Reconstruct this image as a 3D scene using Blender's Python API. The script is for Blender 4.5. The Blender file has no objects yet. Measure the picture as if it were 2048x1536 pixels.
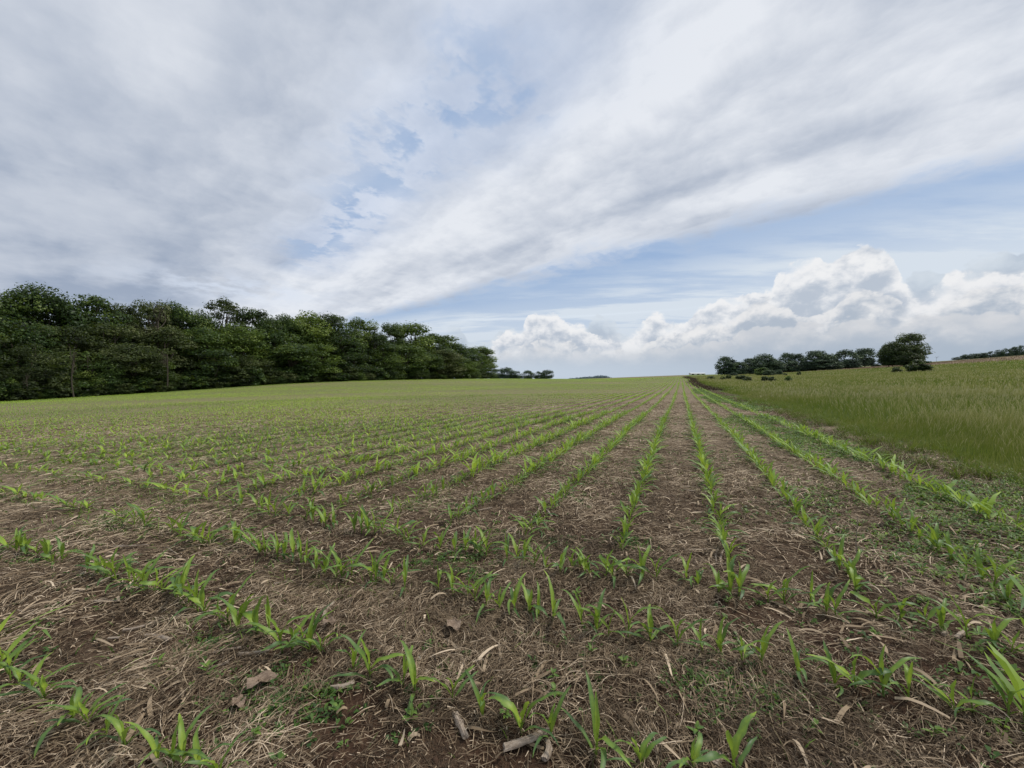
import bpy, math, random
import numpy as np
from mathutils import Vector, Matrix
R = math.radians
random.seed(7)
rng = np.random.default_rng(11)
scene = bpy.context.scene
COL = scene.collection
F = 769.0            # focal length in pixels of the 2048 wide photograph
HY = 757.0           # row of the true horizon
EYE = 1.38
ROW_AZ = math.atan2(1362 - 1024, F)       # rows run 23.7 degrees right of the camera axis
CR, SR = math.cos(ROW_AZ), math.sin(ROW_AZ)
SKY_STRENGTH = 0.1
SUN_ELEV, SUN_AZ = 58.0, 70.0             # azimuth clockwise from +Y

# ------------------------------------------------------------------ camera
cam_d = bpy.data.cameras.new("camera")
cam = bpy.data.objects.new("camera", cam_d)
COL.objects.link(cam)
cam_d.sensor_width = 36.0
cam_d.lens = 36.0 * F / 2048.0
cam_d.clip_start = 0.05
cam_d.clip_end = 20000
cam.location = (0, 0, EYE)
cam.rotation_euler = (R(90) - math.atan2(768 - HY, F), 0, 0)
scene.camera = cam
scene.view_settings.view_transform = 'Standard'
scene.view_settings.look = 'None'
scene.view_settings.exposure = 0
scene.view_settings.gamma = 1
scene.cycles.max_bounces = 6
scene.cycles.diffuse_bounces = 3
scene.cycles.glossy_bounces = 2
scene.cycles.transmission_bounces = 4
scene.cycles.transparent_max_bounces = 8

# ------------------------------------------------------------------ node expression helper
class E:
    """a node socket with arithmetic"""
    def __init__(s, nt, sock): s.nt, s.s = nt, sock
    def _m(s, op, *a, clamp=False):
        n = s.nt.nodes.new('ShaderNodeMath'); n.operation = op; n.use_clamp = clamp
        for i, v in enumerate((s,) + a):
            if isinstance(v, E): s.nt.links.new(v.s, n.inputs[i])
            else: n.inputs[i].default_value = v
        return E(s.nt, n.outputs[0])
    def __add__(s, o): return s._m('ADD', o)
    __radd__ = __add__
    def __mul__(s, o): return s._m('MULTIPLY', o)
    __rmul__ = __mul__
    def __sub__(s, o): return s._m('SUBTRACT', o)
    def __rsub__(s, o): return (s * -1.0) + o
    def __truediv__(s, o): return s._m('DIVIDE', o)
    def max(s, o): return s._m('MAXIMUM', o)
    def min(s, o): return s._m('MINIMUM', o)
    def abs(s): return s._m('ABSOLUTE')
    def pow(s, o): return s._m('POWER', o)
    def exp(s): return s._m('EXPONENT')
    def clamp(s): return s._m('ADD', 0.0, clamp=True)
    def gauss(s, w):
        q = s * (1.0 / w)
        return (q * q * -1.0).exp()
    def ss(s, a, b):
        n = s.nt.nodes.new('ShaderNodeMapRange'); n.interpolation_type = 'SMOOTHSTEP'
        inv = a > b
        if inv: a, b = b, a
        s.nt.links.new(s.s, n.inputs[0]); n.inputs[1].default_value = a; n.inputs[2].default_value = b
        n.inputs[3].default_value = 1.0 if inv else 0.0
        n.inputs[4].default_value = 0.0 if inv else 1.0
        return E(s.nt, n.outputs[0])
def vec(nt, x, y, z=0.0):
    n = nt.nodes.new('ShaderNodeCombineXYZ')
    for i, v in enumerate((x, y, z)):
        if isinstance(v, E): nt.links.new(v.s, n.inputs[i])
        else: n.inputs[i].default_value = v
    return E(nt, n.outputs[0])
def sep(nt, v):
    n = nt.nodes.new('ShaderNodeSeparateXYZ'); nt.links.new(v.s, n.inputs[0])
    return [E(nt, n.outputs[i]) for i in range(3)]
def noise(nt, v, scale, detail=5, rough=.55, dist=0.0, lac=2.0, dim='2D'):
    n = nt.nodes.new('ShaderNodeTexNoise'); n.noise_dimensions = dim
    nt.links.new(v.s, n.inputs['Vector'])
    n.inputs['Scale'].default_value = scale; n.inputs['Detail'].default_value = detail
    n.inputs['Roughness'].default_value = rough; n.inputs['Distortion'].default_value = dist
    n.inputs['Lacunarity'].default_value = lac
    return E(nt, n.outputs[0])
def voro(nt, v, scale, detail=3, rough=.5, smooth=.6, lac=2.1):
    n = nt.nodes.new('ShaderNodeTexVoronoi'); n.voronoi_dimensions = '2D'
    n.feature = 'F1'; n.normalize = True
    nt.links.new(v.s, n.inputs['Vector'])
    n.inputs['Scale'].default_value = scale; n.inputs['Detail'].default_value = detail
    n.inputs['Roughness'].default_value = rough
    n.inputs['Lacunarity'].default_value = lac
    return E(nt, n.outputs[0])
def mixc(nt, f, a, b):
    n = nt.nodes.new('ShaderNodeMix'); n.data_type = 'RGBA'
    if isinstance(f, E): nt.links.new(f.s, n.inputs[0])
    else: n.inputs[0].default_value = f
    for k, v in ((6, a), (7, b)):
        if isinstance(v, E): nt.links.new(v.s, n.inputs[k])
        else: n.inputs[k].default_value = (*v[:3], 1)
    return E(nt, n.outputs[2])
def lin(r, g, b):
    f = lambda c: ((c / 255 + .055) / 1.055) ** 2.4 if c > 10 else c / 255 / 12.92
    return (f(r), f(g), f(b))
def curve(nt, x, pts, lo, hi):
    """piecewise curve of x given by pts [(x, y)] over [lo, hi] in x; y is stored as it is"""
    n = nt.nodes.new('ShaderNodeFloatCurve')
    c = n.mapping.curves[0]
    q = [((px - lo) / (hi - lo), py) for px, py in pts]
    c.points[0].location = q[0]; c.points[-1].location = q[-1]
    for p in q[1:-1]: c.points.new(*p)
    for p in c.points: p.handle_type = 'AUTO'
    n.mapping.update()
    xx = (x - lo) * (1.0 / (hi - lo))
    nt.links.new(xx.s, n.inputs['Value'])
    return E(nt, n.outputs[0])
# ------------------------------------------------------------------ sky
world = bpy.data.worlds.new("World")
scene.world = world
world.use_nodes = True
wn = world.node_tree
wn.nodes.clear()
def build_sky(nt):
    sky = nt.nodes.new('ShaderNodeTexSky'); sky.sky_type = 'NISHITA'; sky.sun_disc = False
    sky.sun_elevation = R(SUN_ELEV); sky.sun_rotation = R(SUN_AZ)
    sky.air_density = 1.0; sky.dust_density = 1.5; sky.ozone_density = 1.2
    tc = nt.nodes.new('ShaderNodeTexCoord')
    d = E(nt, tc.outputs['Generated'])
    x, y, z = sep(nt, d)
    zc = z.max(0.02)
    px, py = x / zc, y / zc                       # where the view ray meets the cloud deck
    hyp = (x * x + y * y)._m('SQRT').max(1e-4)
    az = x._m('ARCTAN2', y)
    el = z / hyp
    ca, sa = -0.75, 0.66                          # along / across the wind in the deck
    zs = z.max(0.0) + .16                         # the deck curves away: keeps its texture open near the horizon
    qx, qy = x / zs * 1.25, y / zs * 1.25
    A = qx * ca + qy * sa
    B = qx * sa + qy * (-ca)
    big = noise(nt, vec(nt, A * 0.50 + 1.3, B), 1.25, 3, .5)
    mid = noise(nt, vec(nt, A * .60 + 4.0, B + 7.0), 2.9, 5, .52)
    fine = noise(nt, vec(nt, qx + mid * .25, qy + mid * .25), 8.0, 4, .6)
    # deck edge: a straight front seen at low right
    D = (px - 2.19) * .697 + (py - 1.65) * .717
    wob = (big - .5) * .5 + (mid - .5) * .9 + (fine - .5) * .45
    edge = (D + wob).ss(.42, -.20)
    # the rift of blue through the deck
    G0 = (px - .10) * .762 + (py - 1.04) * .648
    along = (px * -.648 + py * .762)
    G = G0 - .02 - along.gauss(.9) * .0 + (mid - .5) * .5
    gapn = noise(nt, vec(nt, px + 7.0, py + fine * .12), 3.1, 4, .62)
    gap = G.gauss(.21) * (gapn * .75 + fine * .35).ss(.50, .64)
    gap = gap * along.ss(.70, 1.15) * along.ss(4.4, 3.0)
    gap_soft = (G0 - .25).gauss(.55)
    deck = (edge * (1.0 - gap * .8)).clamp()
    # deck brightness: thin bright front and rift rims, thick grey bodies streaked by the wind
    body = (big * .5 + mid * .5)
    lum = body.ss(.36, .64)
    left = G0.ss(.1, -1.2)                        # west of the rift the deck is thicker
    low = el.ss(.62, .16)
    front = (D + .25).gauss(.42)
    streak = noise(nt, vec(nt, A * .34 + 9.0, B + 2.0), 2.1, 4, .5)
    bright = lum * .34 + front * .42 + gap_soft * .30 + (fine - .5) * (.46 - left * .24) + (mid - .5) * .25 + .42 - left * low * .34 - left * .06
    bright = bright - (1.0 - left) * (streak.ss(.42, .70)) * .38
    bright = bright.clamp()
    cdeck = mixc(nt, bright, lin(156, 169, 190), lin(230, 234, 241))
    cdeck = mixc(nt, (G0 - .05 + (mid - .5) * .4).gauss(.30) * along.ss(.3, 1.0) * along.ss(4.6, 3.0) * .38, cdeck, lin(164, 187, 224))
    # clear air: the physical sky, veiled by thin high cloud
    sc = nt.nodes.new('ShaderNodeVectorMath'); sc.operation = 'SCALE'
    nt.links.new(sky.outputs[0], sc.inputs[0]); sc.inputs['Scale'].default_value = .075
    clear = mixc(nt, .82, E(nt, sc.outputs[0]), lin(156, 184, 222))
    cirr = noise(nt, vec(nt, qx * .45 + 2.0, qy * 1.6 + qx * .25), 1.7, 6, .58)
    ray = (az.ss(.28, .85) * .42)
    under = D.ss(.1, 2.2)
    veil = ((cirr.ss(.36, .64) * .72 + ray * el.ss(.5, .25)) * (under * .75 + .25) + el.ss(.34, .08) * .50 * (under * .5 + .5) + D.ss(.25, 1.2) * .16).clamp()
    cclear = mixc(nt, veil, clear, lin(214, 224, 235))
    base = mixc(nt, deck, cclear, cdeck)
    hi_base = base
    # ---------- only the low sky carries what follows
    tr = (el - (.155 + az * .028) + (cirr - .5) * .006).gauss(.0026) * az.ss(-.20, -.1) * az.ss(.62, .2)
    base = mixc(nt, tr * .55, base, lin(222, 232, 243))
    # bright break low in the west
    brk = (az + .62).gauss(.17) * (el - .19).gauss(.028)
    base = mixc(nt, (brk * noise(nt, vec(nt, az, el * 3.0), 11.0, 4, .65).ss(.36, .62)) * .8, base, lin(214, 224, 240))
    hz = el.ss(.17, .0)
    hzc = mixc(nt, az.ss(-.2, .9), lin(200, 211, 224), lin(178, 192, 208))
    base = mixc(nt, hz * .75, base, hzc)
    # cumulus bank: heaps of rounded lobes with flat grey feet, far ones first
    LO, HI = -.35, 1.35
    def X(p): return math.atan2(p - 1024, F)
    def Yv(p, q): return (HY - q) / math.hypot(F, p - 1024)
    warp = noise(nt, vec(nt, az, el * 1.15), 30.0, 2, .5) - .5
    warp2 = noise(nt, vec(nt, az + 5.0, el * 1.15), 26.0, 2, .5) - .5
    wisp = noise(nt, vec(nt, az + 3.0, el * 1.5), 15.0, 5, .62)
    west = az.ss(-.2, -.1)
    def bank(base, prof, foot, seed, sc0, amp, white, grey, op, dark=.0, relief=True, det=5):
        pts = [(X(a), Yv(a, b) * 2.0) for a, b in prof]
        pts = [(LO, pts[0][1])] + pts + [(HI, pts[-1][1])]
        top = curve(nt, az, pts, LO, HI) * .5
        ux, uy = az + warp * .035 + seed, el * 1.12 + warp2 * .03
        f0 = voro(nt, vec(nt, ux, uy), sc0, det, .5)
        h = (top - el) * (1.0 / amp) + (.42 - f0) * 1.5
        soft = wisp.ss(.42, .7) * .7 + .14
        alpha = (h / soft).ss(.0, 1.0) * el.ss(foot, foot + .035) * west * op
        depth = ((top - el) * (1.0 / (amp * 1.9))).clamp()
        b = (wisp - .5) * .7 - dark + .88 - depth * .80
        if relief:                                # lit crowns: lobes face up towards the light
            f1 = voro(nt, vec(nt, ux - .006, uy + .017), sc0, 3, .5)
            b = b + (f1 - f0) * 1.5 + (wisp - .5) * .9
        else:
            b = b + (.4 - f0) * .7
        c = mixc(nt, b.ss(.05, .95), grey, white)
        return mixc(nt, alpha, base, c)
    back = [(880, 690), (905, 652), (925, 660), (945, 690), (975, 690), (1010, 665), (1040, 668), (1080, 655), (1150, 662), (1190, 640), (1215, 638), (1250, 668),
            (1400, 660), (1700, 600), (1780, 575), (1840, 548), (1880, 555), (1960, 520), (2048, 500)]
    base = bank(base, back, .03, 11.0, 19.0, .035, lin(212, 221, 230), lin(164, 178, 196), .8, .2, False, 2)
    main = [(940, 745), (975, 690), (1010, 672), (1035, 668), (1060, 638), (1095, 622), (1120, 640), (1160, 652), (1190, 672), (1255, 672), (1290, 640), (1305, 630), (1345, 648),
            (1400, 625), (1440, 606), (1500, 590), (1535, 590), (1550, 556), (1590, 535), (1625, 516), (1650, 534), (1690, 505), (1735, 496), (1790, 530), (1815, 578), (1850, 592),
            (1900, 560), (1960, 548), (2048, 540)]
    base = bank(base, main, .03, 2.0, 14.0, .045, lin(242, 242, 243), lin(182, 192, 206), .90, .0)
    front_ = [(900, 740), (980, 715), (1060, 690), (1100, 684), (1180, 700), (1260, 700), (1340, 672), (1400, 655), (1470, 640), (1520, 600), (1560, 615), (1620, 640), (1660, 620),
             (1720, 588), (1780, 595), (1840, 620), (1900, 600), (1980, 580), (2048, 570)]
    base = bank(base, front_, .02, 5.5, 17.0, .04, lin(234, 234, 235), lin(176, 187, 201), .88, .14)
    low_ = [(900, 742), (1000, 712), (1090, 700), (1180, 710), (1300, 700), (1420, 690), (1520, 660), (1640, 652), (1760, 640), (1880, 640), (2048, 630)]
    base = bank(base, low_, .012, 8.5, 18.0, .035, lin(218, 219, 222), lin(176, 187, 201), .75, .2, False, 2)
    base = mixc(nt, el.ss(.095, .012) * .85, base, mixc(nt, az.ss(.0, .9), lin(194, 206, 220), lin(168, 182, 198)))
    def bgnode(c):
        up = nt.nodes.new('ShaderNodeVectorMath'); up.operation = 'SCALE'
        nt.links.new(c.s, up.inputs[0]); up.inputs['Scale'].default_value = 1.0 / SKY_STRENGTH
        bg = nt.nodes.new('ShaderNodeBackground'); bg.inputs['Strength'].default_value = SKY_STRENGTH
        nt.links.new(up.outputs[0], bg.inputs['Color'])
        return bg
    def mixs(f, a, b):
        m = nt.nodes.new('ShaderNodeMixShader'); nt.links.new(f.s, m.inputs[0])
        nt.links.new(a.outputs[0], m.inputs[1]); nt.links.new(b.outputs[0], m.inputs[2])
        return m
    hi, lo = bgnode(hi_base), bgnode(base)
    dn = nt.nodes.new('ShaderNodeBackground'); dn.inputs['Color'].default_value = (*[c / SKY_STRENGTH for c in lin(110, 115, 95)], 1)
    dn.inputs['Strength'].default_value = SKY_STRENGTH
    m = mixs(el._m('GREATER_THAN', .36), lo, hi)
    m = mixs(z._m('LESS_THAN', -.03), m, dn)
    out = nt.nodes.new('ShaderNodeOutputWorld')
    nt.links.new(m.outputs[0], out.inputs['Surface'])
build_sky(wn)
world.cycles.sampling_method = 'NONE'

sun_d = bpy.data.lights.new("sun", 'SUN')
sun = bpy.data.objects.new("sun", sun_d)
COL.objects.link(sun)
sun_d.energy = 2.7
sun_d.angle = R(10)
sun_d.color = (1.0, .95, .87)
_e, _a = R(SUN_ELEV), R(SUN_AZ)
_dir = Vector((math.sin(_a) * math.cos(_e), math.cos(_a) * math.cos(_e), math.sin(_e)))
sun.rotation_euler = _dir.to_track_quat('Z', 'Y').to_euler()
sun.location = (20, 10, 40)
# ------------------------------------------------------------------ numpy noise and helpers
_perm = np.random.default_rng(5).random((256, 256)).astype(np.float32)
def vnoise(x, y):
    """smooth value noise, 0..1"""
    xi = np.floor(x).astype(int); yi = np.floor(y).astype(int)
    fx = x - xi; fy = y - yi
    fx = fx * fx * (3 - 2 * fx); fy = fy * fy * (3 - 2 * fy)
    a = _perm[xi & 255, yi & 255]; b = _perm[(xi + 1) & 255, yi & 255]
    c = _perm[xi & 255, (yi + 1) & 255]; d = _perm[(xi + 1) & 255, (yi + 1) & 255]
    return (a * (1 - fx) + b * fx) * (1 - fy) + (c * (1 - fx) + d * fx) * fy
def fbm(x, y, o=4, g=.5):
    s, a, t = 0, 1, 0
    for i in range(o):
        s = s + a * vnoise(x * 2 ** i + 17.3 * i, y * 2 ** i + 9.1 * i); t += a; a *= g
    return s / t
def sstep(x, a, b):
    t = np.clip((x - a) / (b - a), 0, 1)
    return t * t * (3 - 2 * t)
def uv_of(x, y): return x * SR + y * CR, x * CR - y * SR         # along rows, across rows
def xy_of(u, v): return u * SR + v * CR, u * CR - v * SR

# terrain: thin plate through surveyed heights (u, v, z)
CT = np.array([
 (0, 0, 0), (10, 0, 0), (-10, 0, 0), (0, 8, .2), (10, 8, .2), (0, -8, -.16), (12, -10, -.2), (30, 0, -.1), (60, 0, -.1), (110, 0, .35), (170, 0, 1.3), (260, 0, 2.3), (400, 0, 4.6), (520, 0, 4.0),
 (24, -102, -2.2), (42, -98, -1.3), (69, -91, .1), (139, -89, 1.1), (250, -85, 1.0), (10, -50, -1.1), (50, -50, -.7), (100, -50, .2), (180, -45, .9), (300, -50, .9), (-60, -100, -3.5), (-60, 0, 0), (-60, 80, 5.5),
 (0, 30, 1.0), (50, 30, 1.1), (100, 25, 1.1), (10, 80, 5.9), (60, 98, 8.4), (211, 82, 6.3), (298, 42, 3.8), (325, 103, 8.2), (0, 55, 3.2), (100, 60, 3.8), (200, 40, 2.6), (420, 60, 6.2), (450, 150, 12.5), (200, 150, 13.4), (60, 150, 14.0),
 (420, -120, .5), (200, -150, 1.5), (40, -160, -1.5)], float)
def _phi(r2): return np.where(r2 > 1e-9, .5 * r2 * np.log(np.maximum(r2, 1e-9)), 0)
_n = len(CT); _S = 100.0
_P = CT[:, :2] / _S
_K = _phi(((_P[:, None] - _P[None]) ** 2).sum(-1)) + np.eye(_n) * .004
_Q = np.hstack([np.ones((_n, 1)), _P])
_M = np.block([[_K, _Q], [_Q.T, np.zeros((3, 3))]])
_W = np.linalg.solve(_M, np.concatenate([CT[:, 2], np.zeros(3)]))
def terrain(x, y):
    x = np.asarray(x, float); y = np.asarray(y, float)
    u, v = uv_of(x, y)
    r = np.hypot(x, y)
    uu = np.clip(u, -80, 560) / _S; vv = np.clip(v, -180, 180) / _S
    z = _W[_n] + _W[_n + 1] * uu + _W[_n + 2] * vv
    for i in range(_n):
        z = z + _W[i] * _phi((uu - _P[i, 0]) ** 2 + (vv - _P[i, 1]) ** 2)
    z = z - _z00
    k = sstep(r, 520, 900)
    z = z * (1 - k) + k * -9.0
    return z
_z00 = 0.0
_z00 = float(terrain(0.0, 0.0))
def micro(x, y):
    """clods and tillage marks, in metres"""
    r = np.hypot(x, y)
    f1 = np.clip(1.2 - r / 40, 0, 1); f2 = np.clip(1.2 - r / 9, 0, 1)
    m = (fbm(x * 2.2, y * 2.2, 3) - .5) * .075 * f1
    m = m + (fbm(x * 11 + 40, y * 11, 3) - .5) * .030 * f2
    return m
def ground(x, y): return terrain(x, y) + micro(x, y)

GRASS_V = 4.0
def grass_edge(u): return GRASS_V + (vnoise(u * .23 + 3, u * 0 + .5) - .5) * 1.0 + (vnoise(u * .9, u * 0 + 7.5) - .5) * .3

def mesh_np(name, verts, quads, mats, tint=None, tint2=None, smooth=True, parent=None, link=True):
    me = bpy.data.meshes.new(name)
    verts = np.asarray(verts, np.float32); quads = np.asarray(quads, np.int32)
    k = quads.shape[1]
    me.vertices.add(len(verts)); me.vertices.foreach_set('co', verts.ravel())
    me.loops.add(quads.size); me.loops.foreach_set('vertex_index', quads.ravel())
    me.polygons.add(len(quads))
    me.polygons.foreach_set('loop_start', np.arange(0, quads.size, k, dtype=np.int32))
    me.polygons.foreach_set('loop_total', np.full(len(quads), k, np.int32))
    if smooth: me.polygons.foreach_set('use_smooth', np.ones(len(quads), bool))
    for nm, t in (('tint', tint), ('tint2', tint2)):
        if t is not None:
            a = me.attributes.new(nm, 'FLOAT', 'POINT'); a.data.foreach_set('value', np.asarray(t, np.float32).ravel())
    for m in (mats if isinstance(mats, (list, tuple)) else [mats]): me.materials.append(m)
    me.update(calc_edges=True)
    if not link: return me
    o = bpy.data.objects.new(name, me); COL.objects.link(o)
    if parent: o.parent = parent
    return o
def tag(o, label=None, cat=None, group=None, kind=None):
    if label: o['label'] = label
    if cat: o['category'] = cat
    if group: o['group'] = group
    if kind: o['kind'] = kind
    return o
def merge(templates, idx, loc, rot, scl, tilt=None, dt=None):
    """templates: list of (verts, quads, tint); idx/loc/rot/scl arrays -> merged arrays"""
    V, Q, T, off = [], [], [], 0
    for k, (tv, tq, tt) in enumerate(templates):
        s = np.where(idx == k)[0]
        if not len(s): continue
        c, si = np.cos(rot[s])[:, None], np.sin(rot[s])[:, None]
        sc = scl[s][:, None] if scl.ndim == 1 else None
        if scl.ndim == 1: X, Y, Z = tv[None, :, 0] * sc, tv[None, :, 1] * sc, tv[None, :, 2] * sc
        else: X, Y, Z = tv[None, :, 0] * scl[s, 0:1], tv[None, :, 1] * scl[s, 0:1], tv[None, :, 2] * scl[s, 1:2]
        x = X * c - Y * si; y = X * si + Y * c
        if tilt is not None:
            x = x + Z * tilt[s, 0:1]; y = y + Z * tilt[s, 1:2]
        v = np.stack([x + loc[s, 0:1], y + loc[s, 1:2], Z + loc[s, 2:3]], -1).reshape(-1, 3)
        q = (tq[None] + (np.arange(len(s)) * len(tv))[:, None, None]).reshape(-1, tq.shape[1]) + off
        t = np.repeat(tt[None], len(s), 0)
        if dt is not None: t = t + dt[s][:, None]
        V.append(v); Q.append(q); T.append(t.ravel()); off += len(v)
    return np.concatenate(V), np.concatenate(Q), np.concatenate(T)

# ------------------------------------------------------------------ materials
def new_mat(name):
    m = bpy.data.materials.new(name); m.use_nodes = True
    nt = m.node_tree; nt.nodes.clear()
    out = nt.nodes.new('ShaderNodeOutputMaterial')
    return m, nt, out
def attr(nt, name):
    n = nt.nodes.new('ShaderNodeAttribute'); n.attribute_name = name
    return E(nt, n.outputs['Fac'])
def ramp(nt, f, stops):
    n = nt.nodes.new('ShaderNodeValToRGB'); cr = n.color_ramp
    nt.links.new(f.s, n.inputs[0])
    cr.elements[0].position = stops[0][0]; cr.elements[0].color = (*stops[0][1], 1)
    cr.elements[1].position = stops[-1][0]; cr.elements[1].color = (*stops[-1][1], 1)
    for p, c in stops[1:-1]:
        e = cr.elements.new(p); e.color = (*c, 1)
    return E(nt, n.outputs[0])
def objpos(nt):
    n = nt.nodes.new('ShaderNodeNewGeometry')
    return E(nt, n.outputs['Position'])
def orand(nt):
    n = nt.nodes.new('ShaderNodeObjectInfo')
    return E(nt, n.outputs['Random'])
def leafy(name, stops, trans=.35, rough=.55, spec=.25, orv=.0, hz=None, hzf=0.0, nz=.0):
    """thin leaf: diffuse + translucent, a little sheen; colour by the tint attribute"""
    m, nt, out = new_mat(name)
    t = attr(nt, 'tint')
    if orv: t = t + (orand(nt) - .5) * orv
    if nz: t = t + (noise(nt, objpos(nt), 45.0, 4, .7, dim='3D') - .5) * nz * 2.0
    c = ramp(nt, t, stops)
    if hz: c = mixc(nt, hzf, c, hz)  # aerial haze painted in: leaf colour blended towards hz by hzf
    p = nt.nodes.new('ShaderNodeBsdfPrincipled'); p.inputs['Roughness'].default_value = rough
    p.inputs['Specular IOR Level'].default_value = spec
    nt.links.new(c.s, p.inputs['Base Color'])
    if trans > 0:
        tr = nt.nodes.new('ShaderNodeBsdfTranslucent')
        ct = mixc(nt, .35, c, (.30, .42, .03))
        nt.links.new(c.s if hz else ct.s, tr.inputs['Color'])
        mx = nt.nodes.new('ShaderNodeMixShader'); mx.inputs[0].default_value = trans
        nt.links.new(p.outputs[0], mx.inputs[1]); nt.links.new(tr.outputs[0], mx.inputs[2])
        nt.links.new(mx.outputs[0], out.inputs['Surface'])
    else: nt.links.new(p.outputs[0], out.inputs['Surface'])
    return m
def plain(name, stops, rough=.85, spec=.2, sc=30.0, bump=0.0):
    m, nt, out = new_mat(name)
    n = noise(nt, objpos(nt), sc, 4, .6, dim='3D')
    c = ramp(nt, n, stops)
    p = nt.nodes.new('ShaderNodeBsdfPrincipled'); p.inputs['Roughness'].default_value = rough
    p.inputs['Specular IOR Level'].default_value = spec
    nt.links.new(c.s, p.inputs['Base Color'])
    if bump:
        b = nt.nodes.new('ShaderNodeBump'); b.inputs['Strength'].default_value = bump; b.inputs['Distance'].default_value = .01
        nt.links.new(n.s, b.inputs['Height']); nt.links.new(b.outputs[0], p.inputs['Normal'])
    nt.links.new(p.outputs[0], out.inputs['Surface'])
    return m

CORN_STOPS = [(0, (.050, .105, .040)), (.35, (.105, .185, .050)), (.65, (.190, .290, .045)), (1, (.32, .42, .05))]
M_corn = leafy('corn_leaf', [(p_, tuple(c * 1.15 for c in k_)) for p_, k_ in CORN_STOPS], .35, .45, .35, .25, nz=.30)
M_corn_far = leafy('corn_leaf_far', [(p_, tuple(c * 1.32 for c in k_)) for p_, k_ in CORN_STOPS], .35, .5, .3)
M_straw = leafy('dry_straw', [(0, (.038, .025, .014)), (.3, (.130, .092, .056)), (.6, (.285, .212, .135)), (1, (.62, .50, .36))], 0, .7, .2)
M_weed = leafy('weed_leaf', [(0, (.030, .068, .020)), (.5, (.085, .165, .035)), (1, (.22, .31, .05))], .3, .5, .3)
M_grass = leafy('tall_grass', [(0, (.018, .036, .008)), (.3, (.085, .145, .020)), (.6, (.180, .205, .045)), (.8, (.31, .28, .11)), (1, (.46, .40, .23))], .3, .6, .2)
def streaky(name, stops):
    m, nt, out = new_mat(name)
    tc = nt.nodes.new('ShaderNodeTexCoord'); x, y, z = sep(nt, E(nt, tc.outputs['Object']))
    n = noise(nt, vec(nt, x * 12.0, y * 260.0, z * 260.0), 1.0, 4, .65, dim='3D')
    n2 = noise(nt, vec(nt, x * 60.0, y * 60.0, z * 60.0), 1.0, 3, .6, dim='3D')
    c = ramp(nt, n * .7 + n2 * .3, stops)
    p = nt.nodes.new('ShaderNodeBsdfPrincipled'); p.inputs['Roughness'].default_value = .85
    nt.links.new(c.s, p.inputs['Base Color'])
    b = nt.nodes.new('ShaderNodeBump'); b.inputs['Strength'].default_value = .7; b.inputs['Distance'].default_value = .004
    nt.links.new(n.s, b.inputs['Height']); nt.links.new(b.outputs[0], p.inputs['Normal'])
    nt.links.new(p.outputs[0], out.inputs['Surface'])
    return m
M_old_leaf = streaky('dead_leaf', [(.3, (.07, .045, .030)), (.5, (.21, .15, .105)), (.75, (.38, .30, .22))])
M_stalk = streaky('weathered_stalk', [(.3, (.09, .062, .042)), (.5, (.28, .22, .165)), (.72, (.50, .43, .35))])
M_bleached = plain('bleached_stalk', [(.25, (.20, .15, .11)), (.5, (.38, .32, .25)), (.8, (.55, .48, .40))], .8, .2, 60, .5)
M_stone = plain('pale_stone', [(.3, (.30, .26, .20)), (.7, (.52, .47, .38))], .8, .2, 50, .3)

# ground: soil, residue and sward colours by place
def ground_material():
    m, nt, out = new_mat('field_ground')
    P = objpos(nt)
    x, y, z = sep(nt, P)
    u = x * SR + y * CR; v = x * CR - y * SR
    r = (x * x + y * y)._m('SQRT')
    n1 = noise(nt, P, 1.3, 5, .6); n2 = noise(nt, P, 14.0, 5, .65); n3 = noise(nt, P, 90.0, 3, .6)
    nb = noise(nt, P, .06, 4, .55)
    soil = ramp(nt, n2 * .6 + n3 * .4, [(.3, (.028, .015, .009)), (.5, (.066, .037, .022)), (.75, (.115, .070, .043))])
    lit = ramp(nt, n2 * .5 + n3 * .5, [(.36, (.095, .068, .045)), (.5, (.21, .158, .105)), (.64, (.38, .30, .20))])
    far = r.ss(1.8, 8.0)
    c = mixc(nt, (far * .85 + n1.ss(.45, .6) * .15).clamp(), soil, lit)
    # far away: low green growth fills in among the rows
    gn = noise(nt, vec(nt, u * .25, v * 1.3), 3.0, 4, .6)
    green = mixc(nt, gn, (.11, .125, .042), (.21, .20, .085))
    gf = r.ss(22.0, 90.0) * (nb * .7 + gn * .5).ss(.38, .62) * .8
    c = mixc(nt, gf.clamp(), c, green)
    c = mixc(nt, (v.ss(-86.0, -92.0) * .85), c, (.085, .125, .022))
    # sward on the right
    gr = mixc(nt, n1, (.030, .058, .010), (.080, .115, .020))
    far_g = mixc(nt, nb.ss(.35, .65), (.10, .145, .030), (.150, .170, .048))
    gr = mixc(nt, r.ss(20.0, 90.0), gr, far_g)
    c = mixc(nt, v.ss(3.7, 4.5), c, gr)
    tan = mixc(nt, n1, (.21, .155, .095), (.33, .26, .17))
    tf = (v + u.ss(120.0, 260.0) * 12.0).ss(83.5, 86.0) * u.ss(-30.0, 40.0)
    c = mixc(nt, tf, c, tan)
    c = mixc(nt, v.ss(118.0, 124.0), c, (.16, .18, .07))
    c = mixc(nt, r.ss(420.0, 700.0), c, (.060, .085, .040))
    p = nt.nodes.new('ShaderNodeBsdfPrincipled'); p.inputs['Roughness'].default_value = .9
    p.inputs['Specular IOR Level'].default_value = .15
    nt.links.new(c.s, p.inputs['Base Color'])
    b = nt.nodes.new('ShaderNodeBump'); b.inputs['Strength'].default_value = 1.0; b.inputs['Distance'].default_value = .035
    nt.links.new((n2 * .5 + n3 * .5).s, b.inputs['Height']); nt.links.new(b.outputs[0], p.inputs['Normal'])
    nt.links.new(p.outputs[0], out.inputs['Surface'])
    return m
M_ground = ground_material()

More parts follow.
